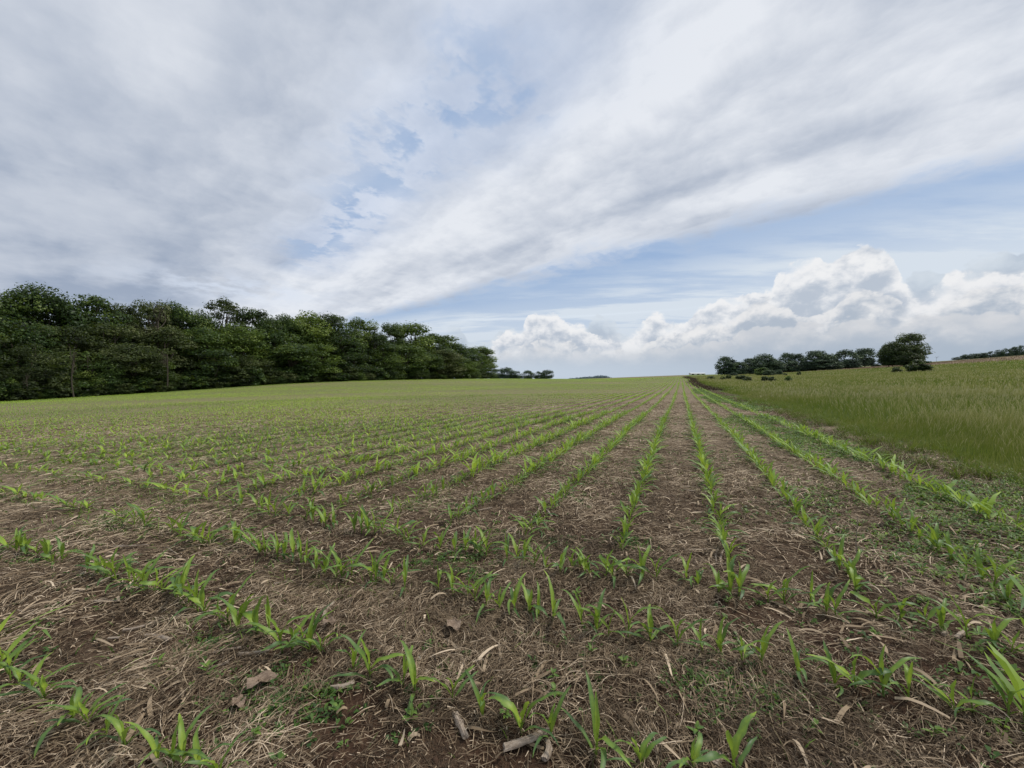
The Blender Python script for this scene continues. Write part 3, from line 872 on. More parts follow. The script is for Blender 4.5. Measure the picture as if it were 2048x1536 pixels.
# ------------------------------------------------------------------ low weeds creeping between the rows
def build_weeds():
    def leafset(n, x, y, r0, r1, lw, tone, hmax, per=6):
        """little rosettes: per leaves each a folded quad"""
        n = len(x)
        cx = np.repeat(x, per); cy = np.repeat(y, per); m = n * per
        a = rng.random(m) * 6.28; L = rng.uniform(r0, r1, m); w = L * rng.uniform(*lw, m)
        z0 = np.repeat(ground(x, y), per); hh = rng.uniform(.25, 1.0, m) * np.repeat(hmax, per)
        off = rng.uniform(0, .012, m)
        bx = cx + np.cos(a) * off; by = cy + np.sin(a) * off
        ca, sa = np.cos(a), np.sin(a)
        up = rng.uniform(-.2, .9, m)
        p0 = np.stack([bx, by, z0 + hh * .5], -1)
        mx = bx + ca * L * .5; my = by + sa * L * .5; mz = z0 + hh + up * L * .3
        p1 = np.stack([mx - sa * w * .5, my + ca * w * .5, mz + w * .15], -1)
        p3 = np.stack([mx + sa * w * .5, my - ca * w * .5, mz + w * .15], -1)
        p2 = np.stack([bx + ca * L, by + sa * L, mz + (up - .5) * L * .4], -1)
        V = np.stack([p0, p1, p2, p3], 1).reshape(-1, 3)
        Q = (np.arange(m) * 4)[:, None] + np.array([0, 1, 2, 3])[None]
        T = np.repeat(np.clip(np.repeat(tone, per) + rng.normal(0, .12, m), 0, 1), 4)
        return V, Q, T
    parts = []
    # thick on the right near the meadow, patchy under the rows elsewhere
    n = 44000
    u = rng.uniform(.6, 16, n); v = rng.uniform(.8, 4.6, n)
    x, y = xy_of(u, v)
    d = sstep(v, .9, 2.1) * sstep(4.8 - v, 0, 1.2) * sstep(fbm(u * .7 + 2, v * 1.5, 3), .36, .60) * (1 - .8 * sstep(u, 6, 9) * sstep(v, 2.9, 3.3))
    k = rng.random(n) < d * .62
    x, y = x[k], y[k]; m = len(x)
    parts.append(leafset(m, x, y, .018, .05, (.25, .55), rng.uniform(.35, .85, m), rng.uniform(.01, .06, m)))
    n = 26000
    u = rng.uniform(14, 60, n); v = rng.uniform(1.0, 4.2, n)
    x, y = xy_of(u, v)
    k = rng.random(n) < sstep(v, 1.0, 2.2) * sstep(fbm(u * .3 + 2, v * 1.1, 3), .36, .56)
    x, y = x[k], y[k]; m = len(x)
    parts.append(leafset(m, x, y, .04, .11, (.3, .5), rng.uniform(.35, .8, m), rng.uniform(.01, .08, m), 4))
    # grassy weeds, thin blades
    n = 90000
    x, y = fan(n, 1.2, 17)
    u, v = uv_of(x, y)
    rowd = np.abs(((v - ROWS_V0) / ROWS_DV + 500.5) % 1 - .5)        # 0 on a row
    d = sstep(fbm(x * .8 + 60, y * .8 + 60, 3), .44, .62) * .55 + sstep(v, .8, 2.4) * .6
    d = d * np.where(u > 2.9, .5 + .9 * sstep(.28 - rowd, -.1, .28), .6) * (v < 4)
    k = rng.random(n) < d * .8
    x, y = x[k], y[k]; m = len(x)
    rr = np.hypot(x, y)
    parts.append(blades(x, y, rng.uniform(.02, .085, m), rng.uniform(.0025, .006, m) * (1 + rr / 10), rng.uniform(.3, .9, m), rng.random(m) * 6.28, rng.uniform(.4, 1.7, m), 3))
    # broadleaf patches
    x, y = fan(22000, 1.5, 15)
    k = rng.random(22000) < sstep(fbm(x * 1.1 + 90, y * 1.1 + 20, 3), .46, .64)
    u, v = uv_of(x, y); k &= v < 4
    x, y = x[k], y[k]; m = len(x)
    parts.append(leafset(m, x, y, .012, .034, (.4, .7), rng.uniform(.15, .6, m), rng.uniform(.008, .03, m)))
    hx, hy = zip(*[on_ground(a, b) for a, b in [(1090, 1090), (1130, 1085), (950, 1095), (1240, 1085), (1280, 1090), (1010, 1070), (860, 1130), (960, 1150), (930, 1120), (200, 1050), (300, 1060), (60, 1120), (480, 1390), (600, 1420), (560, 1430), (400, 1300), (1420, 1380), (1430, 1400), (1560, 1400)]])
    x = np.repeat(hx, 60) + rng.normal(0, .10, 60 * len(hx)); y = np.repeat(hy, 60) + rng.normal(0, .07, 60 * len(hy)); m = len(x)
    parts.append(leafset(m, x, y, .010, .028, (.4, .7), rng.uniform(.2, .6, m), rng.uniform(.008, .03, m)))
    # growth thickens along the crosswise rows out on the left and among the first long rows
    n = 60000
    x, y = fan(n, 2.2, 14, -62, 12)
    u, v = uv_of(x, y)
    nearrow = np.where(u > 3, .25 + 1.2 * sstep(.30 - np.abs(((v - ROWS_V0) / ROWS_DV + 500.5) % 1 - .5), 0, .2), .25 + 1.2 * sstep(.2 - np.minimum(np.abs(u - 2.6), np.abs(u - 1.95)), 0, .15))
    k = rng.random(n) < sstep(fbm(x * .7 + 11, y * .9 + 40, 3), .36, .60) * sstep(-v, .0, 3.0) * 1.2 * nearrow
    x, y = x[k], y[k]; m = len(x); rr = np.hypot(x, y)
    parts.append(blades(x, y, rng.uniform(.02, .08, m), rng.uniform(.004, .008, m) * (1 + rr / 12), rng.uniform(.35, .95, m), rng.random(m) * 6.28, rng.uniform(.5, 1.7, m), 3))
    # mid field: green haze of seedlings between the rows out to the left
    n = 60000
    x, y = fan(n, 9, 45, -60, 30)
    k = rng.random(n) < sstep(fbm(x * .25 + 30, y * .25 + 3, 3), .34, .58) * .95
    u, v = uv_of(x, y); k &= (v < 3.8) & (rng.random(n) < .3 + .9 * sstep(.32 - np.abs(((v - ROWS_V0) / ROWS_DV + 500.5) % 1 - .5), 0, .2))
    x, y = x[k], y[k]; m = len(x); rr = np.hypot(x, y)
    parts.append(blades(x, y, rng.uniform(.03, .09, m), rng.uniform(.008, .014, m) * (1 + rr / 16), rng.uniform(.45, .95, m), rng.random(m) * 6.28, rng.uniform(.4, 1.5, m), 2))
    V, Q, T = cat(parts)
    o = mesh_np('weeds', V, Q, M_weed, T)
    tag(o, 'low green weeds and fine grass creeping over the soil between the corn rows', 'weeds', kind='stuff')
build_weeds()
# ------------------------------------------------------------------ old stalks, shreds, stones, seedling weeds
def stalk_piece(length, r, seed, flat=.7):
    """broken length of old maize stalk: ridged, slightly bent, with a swollen node and split ends"""
    rs = np.random.default_rng(seed)
    k, segs = 9, 9
    V, Q = [], []
    b1 = rs.normal(0, .06)
    node = rs.uniform(.25, .75)
    for i in range(segs + 1):
        t = i / segs
        x = (t - .5) * length
        bz = b1 * length * math.sin(math.pi * t)
        rr = r * (1 + .28 * math.exp(-((t - node) / .05) ** 2)) * (1 - .12 * t)
        for j in range(k):
            a = j / k * 6.2832
            q = rr * (1 + (.10 if j % 2 else -.07)) * rs.uniform(.93, 1.05)
            ex = rs.uniform(-.10, .05) * length * .5 if i in (0, segs) else 0
            V.append((x + (ex if i else -ex), q * math.cos(a) + bz, r * flat + q * math.sin(a) * flat))
    for i in range(segs):
        for j in range(k): Q.append((i * k + j, i * k + (j + 1) % k, (i + 1) * k + (j + 1) % k, (i + 1) * k + j))
    n = len(V)
    V.append((-.48 * length, 0, r * flat)); V.append((.48 * length, 0, r * flat))
    Q = [q[::-1] for q in Q]
    F3 = [(j, (j + 1) % k, n) for j in range(k)] + [(segs * k + (j + 1) % k, segs * k + j, n + 1) for j in range(k)]
    return V, Q + F3
def py_mesh(name, V, Fs, mat, smooth=False):
    me = bpy.data.meshes.new(name); me.from_pydata([tuple(map(float, v)) for v in V], [], Fs)
    me.materials.append(mat)
    if smooth:
        for p in me.polygons: p.use_smooth = True
    me.update(); return me
# (end px, end px, thickness, label)
STALKS = [
 ((214, 1096), (245, 1096), .011, 'short blunt pale stalk, upper of the two lying side by side at the left'),
 ((225, 1101), (292, 1099), .010, 'long pale stalk, lower of the two lying side by side at the left'),
 ((330, 1101), (356, 1119), .008, 'thin grey stalk slanting down beside the two paired pale stalks'),
 ((136, 1197), (172, 1188), .010, 'bright bleached husk piece on bare soil at the left'),
 ((180, 1210), (234, 1205), .009, 'flat grey stalk piece lying below the bright bleached husk'),
 ((238, 1264), (300, 1250), .010, 'slim grey stalk above the striped split stalk at lower left'),
 ((283, 1275), (332, 1290), .017, 'thick whitish split stalk crossed by dark straws at lower left'),
 ((208, 1282), (232, 1280), .009, 'small grey stalk stub left of the whitish split stalk'),
 ((420, 1322), (478, 1312), .011, 'weathered stalk half buried in straw beside the clean pale stalk'),
 ((470, 1325), (534, 1312), .013, 'clean pale stalk with a cut end beside the forked corn seedlings'),
 ((404, 1356), (452, 1342), .011, 'pink grey stalk sticking out under a straw tuft at lower left'),
 ((362, 1290), (370, 1318), .007, 'thin upright-lying stick just right of the whitish split stalk'),
 ((642, 1252), (664, 1220), .014, 'pale stalk slanting up the slope in the middle left'),
 ((656, 1392), (706, 1380), .015, 'brown cracked stalk under the crossing straw left of centre'),
 ((545, 1176), (584, 1166), .009, 'small tan stalk on the bare ground in the middle left'),
 ((1068, 1034), (1078, 1016), .013, 'left leg of the pair of stalks meeting in an inverted V'),
 ((1084, 1016), (1104, 1036), .013, 'right leg of the pair of stalks meeting in an inverted V'),
 ((1004, 1077), (1028, 1058), .010, 'left of the three fanned stalks near the centre'),
 ((1031, 1084), (1031, 1053), .012, 'middle of the three fanned stalks near the centre'),
 ((1043, 1080), (1040, 1062), .010, 'right stub of the three fanned stalks near the centre'),
 ((1120, 1098), (1127, 1076), .009, 'lone thin stalk pointing away just below the fanned stalks'),
 ((908, 1437), (930, 1492), .019, 'broad pale stalk pointing down at the bottom left of centre'),
 ((1006, 1508), (1100, 1478), .022, 'big shredded tan stalk under two corn seedlings at the bottom'),
 ((1088, 1536), (1097, 1496), .018, 'pale squared stalk end cut by the bottom edge near the centre'),
 ((1436, 1548), (1446, 1518), .018, 'pale upright-lying stalk end at the bottom edge, right of centre'),
 ((1378, 1103), (1434, 1101), .009, 'thin level stalk left of the row at the right of centre'),
 ((1436, 1128), (1438, 1104), .010, 'left of two short stalks set side by side under the thin level stalk'),
 ((1444, 1128), (1450, 1106), .010, 'right of two short stalks set side by side under the thin level stalk'),
 ((1895, 1284), (1893, 1262), .013, 'white stub end standing out of the straw at the right'),
 ((1920, 1292), (1938, 1276), .014, 'white round cut stalk end behind a corn seedling at the right'),
 ((1800, 1248), (1802, 1238), .010, 'tiny pale stub between two corn seedlings at the right'),
 ((1410, 982), (1424, 995), .010, 'slim grey stalk in the furrow between two long rows'),
 ((1370, 984), (1394, 990), .009, 'small pale stick in the furrow beneath the straight row'),
 ((955, 1030), (985, 1024), .010, 'small stalk on the soil left of the inverted V stalks'),
 ((770, 1068), (800, 1060), .010, 'small tan stalk in the gap between seedlings at mid left'),
]
for i, (a, b, r, lab) in enumerate(STALKS):
    ax, ay = on_ground(*a); bx, by = on_ground(*b)
    L = math.hypot(bx - ax, by - ay)
    L = min(max(L, .05), .34)
    mx, my = (ax + bx) / 2, (ay + by) / 2
    V, Fs = stalk_piece(L, r * .72, 900 + i)
    o = bpy.data.objects.new('dead_stalk', py_mesh('dead_stalk', V, Fs, M_stalk)); COL.objects.link(o)
    an = math.atan2(by - ay, bx - ax)
    ez = L * .3
    g1 = float(ground(mx + math.cos(an) * ez, my + math.sin(an) * ez)); g0 = float(ground(mx - math.cos(an) * ez, my - math.sin(an) * ez)); gm = float(ground(mx, my))
    o.location = (mx, my, max(gm, (g0 + g1) / 2) + .008)
    o.rotation_euler = (random.uniform(-.3, .3), -math.atan2(g1 - g0, 2 * ez), an)
    tag(o, lab, 'dead stalk', 'broken old corn stalks on the ground')
# curled sheets of dead leaf
def husk(name, px, py, L, W, rz, lab, seed):
    rs = np.random.default_rng(seed); V, Fs = [], []
    nx, ny = 9, 5
    for i in range(nx):
        for j in range(ny):
            t, s = i / (nx - 1), j / (ny - 1) - .5
            w = W * (.45 + .75 * math.sin(math.pi * min(1, t * .8 + .15)))
            V.append(((t - .5) * L, s * w + rs.normal(0, W * .03), .012 + abs(s) ** 2 * w * .9 + .010 * math.sin(t * 9 + s * 4) + rs.normal(0, .0012)))
    for i in range(nx - 1):
        for j in range(ny - 1): Fs.append((i * ny + j, (i + 1) * ny + j, (i + 1) * ny + j + 1, i * ny + j + 1))
    x, y = on_ground(px, py)
    o = bpy.data.objects.new(name, py_mesh(name, V, Fs, M_old_leaf, True)); COL.objects.link(o)
    o.location = (x, y, float(ground(x, y)) + .022); o.rotation_euler = (.1, .1, rz)
    tag(o, lab, 'dead leaf', 'dead leaf scraps on the straw')
husk('dead_leaf', 519, 1387, .12, .055, .7, 'broad torn pale leaf scrap lying on straw at lower left', 1)
husk('dead_leaf', 905, 1262, .10, .07, 1.9, 'curled pinkish dead leaf at the foot of the dark straw tuft', 2)
husk('dead_leaf', 655, 1270, .07, .04, .4, 'small folded reddish dead leaf below the slanting pale stalk', 3)
husk('dead_leaf', 1196, 1262, .06, .03, 2.4, 'small curled grey dead leaf between two seedlings at centre right', 4)
husk('dead_leaf', 470, 1425, .07, .04, 2.2, 'short tan dead leaf scrap above the bottom left corner', 5)
# stones
def stone(px, py, s, lab, seed):
    import bmesh
    bm = bmesh.new(); bmesh.ops.create_icosphere(bm, subdivisions=2, radius=1)
    rs = np.random.default_rng(seed); sx, sy, sz = rs.uniform(.8, 1.3), rs.uniform(.7, 1.0), rs.uniform(.4, .6)
    ph = rs.random(3) * 6
    for v in bm.verts:
        c = v.co; k = 1 + .14 * math.sin(3 * c.x + ph[0]) + .12 * math.sin(4 * c.y + ph[1]) + .1 * math.sin(5 * c.z + ph[2]) + rs.normal(0, .02)
        v.co = (c.x * sx * k * s, c.y * sy * k * s, c.z * sz * k * s)
    me = bpy.data.meshes.new('stone'); bm.to_mesh(me); bm.free(); me.materials.append(M_stone)
    o = bpy.data.objects.new('stone', me); COL.objects.link(o)
    x, y = on_ground(px, py); o.location = (x, y, float(ground(x, y)) + s * .3 + .004); o.rotation_euler = (0, 0, rs.random() * 6)
    tag(o, lab, 'stone', 'pale stones on the soil')
stone(160, 1156, .017, 'pale flat stone left of the other one in the leftmost crosswise row', 1)
stone(177, 1158, .013, 'smaller pale stone touching the crosswise row at the left', 2)
stone(190, 1146, .012, 'round whitish stone just above the two pale ones at the left', 3)
stone(836, 1318, .012, 'small whitish pebble behind the bushy seedling at lower centre', 4)
stone(437, 1290, .008, 'tiny pale pebble on bare soil right of the whitish split stalk', 5)
stone(697, 1361, .009, 'tiny tan pebble between two seedlings at lower left', 6)
# thin dead stems standing upright
def dead_stem(px0, py0, h, lean, lab, seed):
    rs = np.random.default_rng(seed)
    x, y = on_ground(px0, py0)
    root = bpy.data.objects.new('dead_weed', None); COL.objects.link(root); root.location = (x, y, float(ground(x, y))); root.empty_display_size = .05
    tag(root, lab, 'dead weed')
    def tube(pts, r0, r1, nm):
        V, Q = [], []
        for i, p in enumerate(pts):
            t = i / (len(pts) - 1); rr = r0 * (1 - t) + r1 * t
            for j in range(5):
                a = j / 5 * 6.2832; V.append((p[0] + rr * math.cos(a), p[1] + rr * math.sin(a), p[2]))
        for i in range(len(pts) - 1):
            for j in range(5): Q.append((i * 5 + j, i * 5 + (j + 1) % 5, (i + 1) * 5 + (j + 1) % 5, (i + 1) * 5 + j))
        o = bpy.data.objects.new(nm, py_mesh(nm, V, Q, M_stalk)); COL.objects.link(o); o.parent = root
    tube([(lean * t * t * h, .01 * math.sin(5 * t), -.02 + t * h) for t in np.linspace(0, 1, 8)], .0045, .002, 'stem')
    for q, (s, l) in ((.12, (1, .16)), (.30, (-1, .08))):
        tube([(lean * q * q * h + s * l * t, -.02 * t, q * h + l * .8 * t * (1.2 - t)) for t in np.linspace(0, 1, 5)], .0025, .001, 'branch')
dead_stem(1719, 1118, .34, -.04, 'single thin straw-coloured dead stem standing upright at the right', 3)

# tiny broadleaf seedlings one can pick out on the straw
def weed_mesh(seed):
    rs = np.random.default_rng(seed); parts = []
    for i in range(rs.integers(6, 10)):
        parts.append(leaf_np(rs.uniform(.018, .036), rs.uniform(.012, .018), rs.uniform(.004, .03), i * 2.4 + rs.normal(0, .3), rs.uniform(.2, .8), rs.uniform(-.5, .2), 4, .2, .1, 0, rs.uniform(.3, .6), rs.uniform(.5, .8), 3, rs))
    parts.append(stalk_np(.03, .0015, 4, 1))
    v, q, t = cat(parts)
    return mesh_np('leaf_rosette', v, q, M_weed, t, link=False)
wm = [weed_mesh(40 + i) for i in range(4)]
WEEDS = [((310, 1350), 'small dark rosette weed left of the pink grey stalk'), ((408, 1362), 'small weed at the buried end of the pink grey stalk'),
 ((1108, 1368), 'lone tiny upright weed on straw right of bottom centre'), ((1112, 1400), 'tiny pale weed just under the lone upright one near bottom centre'),
 ((1012, 1440), 'tiny weed between two seedlings on the bottom soil'), ((1490, 1312), 'round-leaved weed right of the arching seedling at lower right'),
 ((1398, 1480), 'four-leaved weed on bare soil near the bottom, right of centre'), ((1640, 1465), 'leafy weed in flattened straw near the bottom right'),
 ((820, 1452), 'reddish-green small weed above the bottom edge, left of centre'), ((495, 1405), 'bushy small weed below the torn pale leaf scrap'),
 ((672, 1440), 'bushy weed in a hollow left of the broad pale stalk'), ((500, 1510), 'tall leafy weed by the bottom edge at the left'),
 ((1156, 1198), 'pale star-shaped weed on straw beyond the second crosswise row'), ((1460, 1215), 'flat round weed beside paired seedlings at right'),
 ((1185, 1322), 'tiny weed under a drooping seedling at centre right'), ((1880, 1480), 'bright small weed near the bottom right corner'),
 ((1250, 1345), 'tiny forked weed on the bare patch at lower right of centre'), ((930, 1000), 'small weed in the furrow behind the crosswise rows')]
for i, ((a, b), lab) in enumerate(WEEDS):
    x, y = on_ground(a, b)
    o = bpy.data.objects.new('weed_seedling', wm[i % 4]); COL.objects.link(o)
    o.location = (x, y, float(ground(x, y)) + .008); o.rotation_euler = (0, 0, i * 1.3); s = random.uniform(.8, 1.4); o.scale = (s, s, s * 1.1)
    tag(o, lab, 'weed', 'small weeds sprouting through the straw')
# ------------------------------------------------------------------ trees
def ell_pts(n, rs):
    p = rs.normal(0, 1, (n, 3)); return p / np.linalg.norm(p, axis=1)[:, None]
def crown_template(seed, kind='broad', n_leaf=9000, leaf=.030):
    """unit tree, height 1, radius about .28; leaves as small bent quads spread over clumps on limbs"""
    rs = np.random.default_rng(seed)
    C = []                                                # clumps: centre, radius, flatten
    spec = {'broad': (60, .27, .56, .42, .16), 'full': (70, .27, .50, .47, .04), 'airy': (30, .22, .74, .26, .35), 'low': (75, .40, .42, .50, .0), 'round': (110, .40, .50, .46, .03)}
    nb, r0, zc, zr, lo = spec[kind]
    lop = [(rs.uniform(0, 6.28), rs.uniform(.06, .20)) for _ in range(3)]
    cr = (.094 if kind != 'round' else .105) * (r0 / .27) ** .55
    if kind == 'airy': cr = .055
    for i in range(nb):
        d = ell_pts(1, rs)[0]
        q = rs.uniform(.35, 1.0) ** .5
        a = math.atan2(d[1], d[0]); k = 1 + sum(s * math.cos(a - b) for b, s in lop) * .45
        z = zc + d[2] * zr * q
        rr = r0 * q * k * (.80 + .25 * math.sin(math.pi * min(1, max(0, (z - lo) / (1 - lo))) ** .8))
        c = cr * rs.uniform(.75, 1.45)
        if kind in ('full', 'low', 'round') and i % (2 if kind == 'low' else 3 if kind == 'round' else 4) == 0:      # skirts down to the ground
            z = rs.uniform(.05, .34 if kind != 'low' else .5); d[2] = 0; rr = r0 * rs.uniform(.5, .95)
        C.append((math.cos(a) * rr * max(.12, math.hypot(d[0], d[1])) ** .8, math.sin(a) * rr * max(.12, math.hypot(d[0], d[1])) ** .8, min(max(z, lo + c * .6), .97 - c * .8), c))
    # leading shoots break up the top of the outline
    for i in range(7):
        a = rs.uniform(0, 6.28); r = rs.uniform(0, .6) * r0
        C.append((r * math.cos(a), r * math.sin(a), rs.uniform(.88, .95) - r * .5, rs.uniform(.035, .06)))
    C = np.array(C)
    wts = C[:, 3] ** 2; wts /= wts.sum()
    ci = rs.choice(len(C), n_leaf, p=wts)
    d = ell_pts(n_leaf, rs)
    d[:, 2] = np.where(d[:, 2] < -.25, d[:, 2] * .4, d[:, 2])
    rad = C[ci, 3] * (rs.uniform(.55, 1.0, n_leaf) ** .5) * (1 + rs.normal(0, .10, n_leaf))
    stray = rs.random(n_leaf) < .07
    rad = np.where(stray, rad * rs.uniform(1.1, 1.45, n_leaf), rad)
    P = C[ci, :3] + d * rad[:, None] * np.array([1.08, 1.08, .88])
    P[:, 2] = np.clip(P[:, 2], .01, 1.0)
    nrm = d + ell_pts(n_leaf, rs) * .75 + np.array([0, 0, .45]); nrm /= np.linalg.norm(nrm, axis=1)[:, None]
    t = np.cross(nrm, ell_pts(n_leaf, rs)); t /= np.linalg.norm(t, axis=1)[:, None]; b = np.cross(nrm, t)
    sz = leaf * rs.uniform(.5, 1.25, n_leaf)[:, None] * .5
    V = np.stack([P - t * sz, P + b * sz * .62 - nrm * sz * .25, P + t * sz * 1.1, P - b * sz * .62 - nrm * sz * .25], 1).reshape(-1, 3)
    Q = (np.arange(n_leaf) * 4)[:, None] + np.array([0, 1, 2, 3])[None]
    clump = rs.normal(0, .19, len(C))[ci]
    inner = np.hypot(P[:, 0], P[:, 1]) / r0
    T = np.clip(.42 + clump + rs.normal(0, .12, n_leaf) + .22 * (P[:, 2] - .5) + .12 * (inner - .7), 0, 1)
    return V, Q, np.repeat(T, 4), C
def limb(p0, p1, r0, r1, k=6, segs=5, sag=.05, rs=None):
    V, Q = [], []
    p0, p1 = np.array(p0), np.array(p1)
    off = rs.normal(0, sag, 3) * np.linalg.norm(p1 - p0)
    for i in range(segs + 1):
        t = i / segs; c = p0 + (p1 - p0) * t + off * math.sin(math.pi * t)
        rr = r0 + (r1 - r0) * t
        for j in range(k):
            a = j / k * 6.2832; V.append((c[0] + rr * math.cos(a), c[1] + rr * math.sin(a), c[2]))
    for i in range(segs):
        for j in range(k): Q.append((i * k + j, i * k + (j + 1) % k, (i + 1) * k + (j + 1) % k, (i + 1) * k + j))
    return np.array(V), np.array(Q), np.zeros(len(V))
def trunk_template(seed, C, lo, fork=.3, nl=14):
    rs = np.random.default_rng(seed)
    parts = [limb((0, 0, -.02), (rs.normal(0, .01), rs.normal(0, .01), fork), .020, .014, 8, 5, .02, rs),
             limb((0, 0, fork - .01), (rs.normal(0, .03), rs.normal(0, .03), .86), .014, .004, 6, 6, .05, rs)]
    for i in rs.choice(len(C), min(nl, len(C)), replace=False):
        z0 = rs.uniform(fork * .7, .7)
        z0 = min(z0, C[i, 2] - .05)
        if z0 < .08: continue
        parts.append(limb((0, 0, z0), C[i, :3], .008, .002, 5, 4, .07, rs))
    return cat(parts)
M_bark = plain('bark', [(.3, (.035, .028, .022)), (.6, (.10, .085, .068)), (.8, (.17, .15, .125))], .9, .1, 8, .5)
GREENS = [(0, (.006, .014, .005)), (.3, (.020, .044, .010)), (.55, (.042, .080, .016)), (.8, (.088, .136, .024)), (1, (.145, .19, .038))]
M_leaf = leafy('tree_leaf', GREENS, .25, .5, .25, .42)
OLIVE = [(0, (.010, .016, .007)), (.3, (.028, .042, .014)), (.55, (.055, .075, .024)), (.8, (.095, .115, .042)), (1, (.15, .16, .07))]
M_leaf_olive = leafy('tree_leaf_olive', OLIVE, .25, .55, .2, .38)
M_leaf_light = leafy('tree_leaf_light', [(0, (.010, .022, .006)), (.3, (.035, .066, .012)), (.55, (.080, .130, .020)), (.8, (.15, .21, .034)), (1, (.22, .28, .05))], .25, .5, .25, .3)
M_leaf_mid = leafy('tree_leaf_distant', GREENS, .1, .6, .15, .30, (.105, .145, .120), .42)  # grey-green distance haze mixed into the leaf colour
M_leaf_far = leafy('tree_leaf_far', GREENS, .1, .6, .15, .25, (.13, .17, .19), .55)  # stronger bluish haze put into the base colour
M_leaf_hill = leafy('tree_leaf_hazy', GREENS, 0, .8, .1, .2, (.22, .29, .34), .80)  # mostly haze colour, painted over the greens of the skyline woods
M_leaf_pale = leafy('tree_leaf_pale', [(0, (.03, .06, .02)), (.5, (.10, .16, .045)), (1, (.20, .26, .08))], .3, .5, .2, .2)
M_bush_dark = leafy('bush_leaf_dark', [(0, (.006, .013, .005)), (.5, (.032, .058, .016)), (1, (.11, .15, .04))], .2, .5, .25, .2)
TM = {}
def tmpl(kind, var, n_leaf, leaf, mat):
    key = (kind, var, mat.name)
    if key not in TM:
        V, Q, T, C = crown_template(1000 + var * 17 + len(kind), kind, n_leaf, leaf)
        cm = mesh_np('crown', V, Q, mat, T, link=False)
        tv, tq, tt = trunk_template(77 + var, C, 0)
        bw = 2 * (np.percentile(np.abs(V[:, 0]), 97) + np.percentile(np.abs(V[:, 1]), 97)) * .5 * 1.04
        TM[key] = (cm, mesh_np('trunk', tv, tq, M_bark, tt, link=False), bw, np.percentile(V[:, 2], 99.6))
    return TM[key]
def place_tree(px, top, Y, w, kind, var, mat, name, lab, cat_, group, n_leaf=9000, leaf=.030, x=None, sink=0.0, base=None):
    """px, top: column and top row of the crown in the photograph; Y: distance ahead of the camera"""
    X = (px - 1024) / F * Y
    g = float(terrain(X, Y))
    h = EYE + (HY - top) / F * Y - g
    if base: h = max(h, (base - top) / F * Y + .45)
    wid = w / F * Y * Y / math.hypot(X, Y)
    cm, tm, base_w, top_z = tmpl(kind, var, n_leaf, leaf, mat)
    h = h / top_z
    root = bpy.data.objects.new(name, None); COL.objects.link(root); root.empty_display_size = 1
    root.location = (X, Y, g - sink)
    root.rotation_euler = (0, 0, random.uniform(0, 6.28))
    root.scale = (wid / base_w, wid / base_w, h)
    tag(root, lab, cat_, group)
    for nm, me in (('trunk', tm), ('crown', cm)):
        o = bpy.data.objects.new(nm, me); COL.objects.link(o); o.parent = root
    return root
def edge_Y(px, v=-97.0):
    s = (px - 1024) / F
    return v / (s * CR - SR)
random.seed(5)
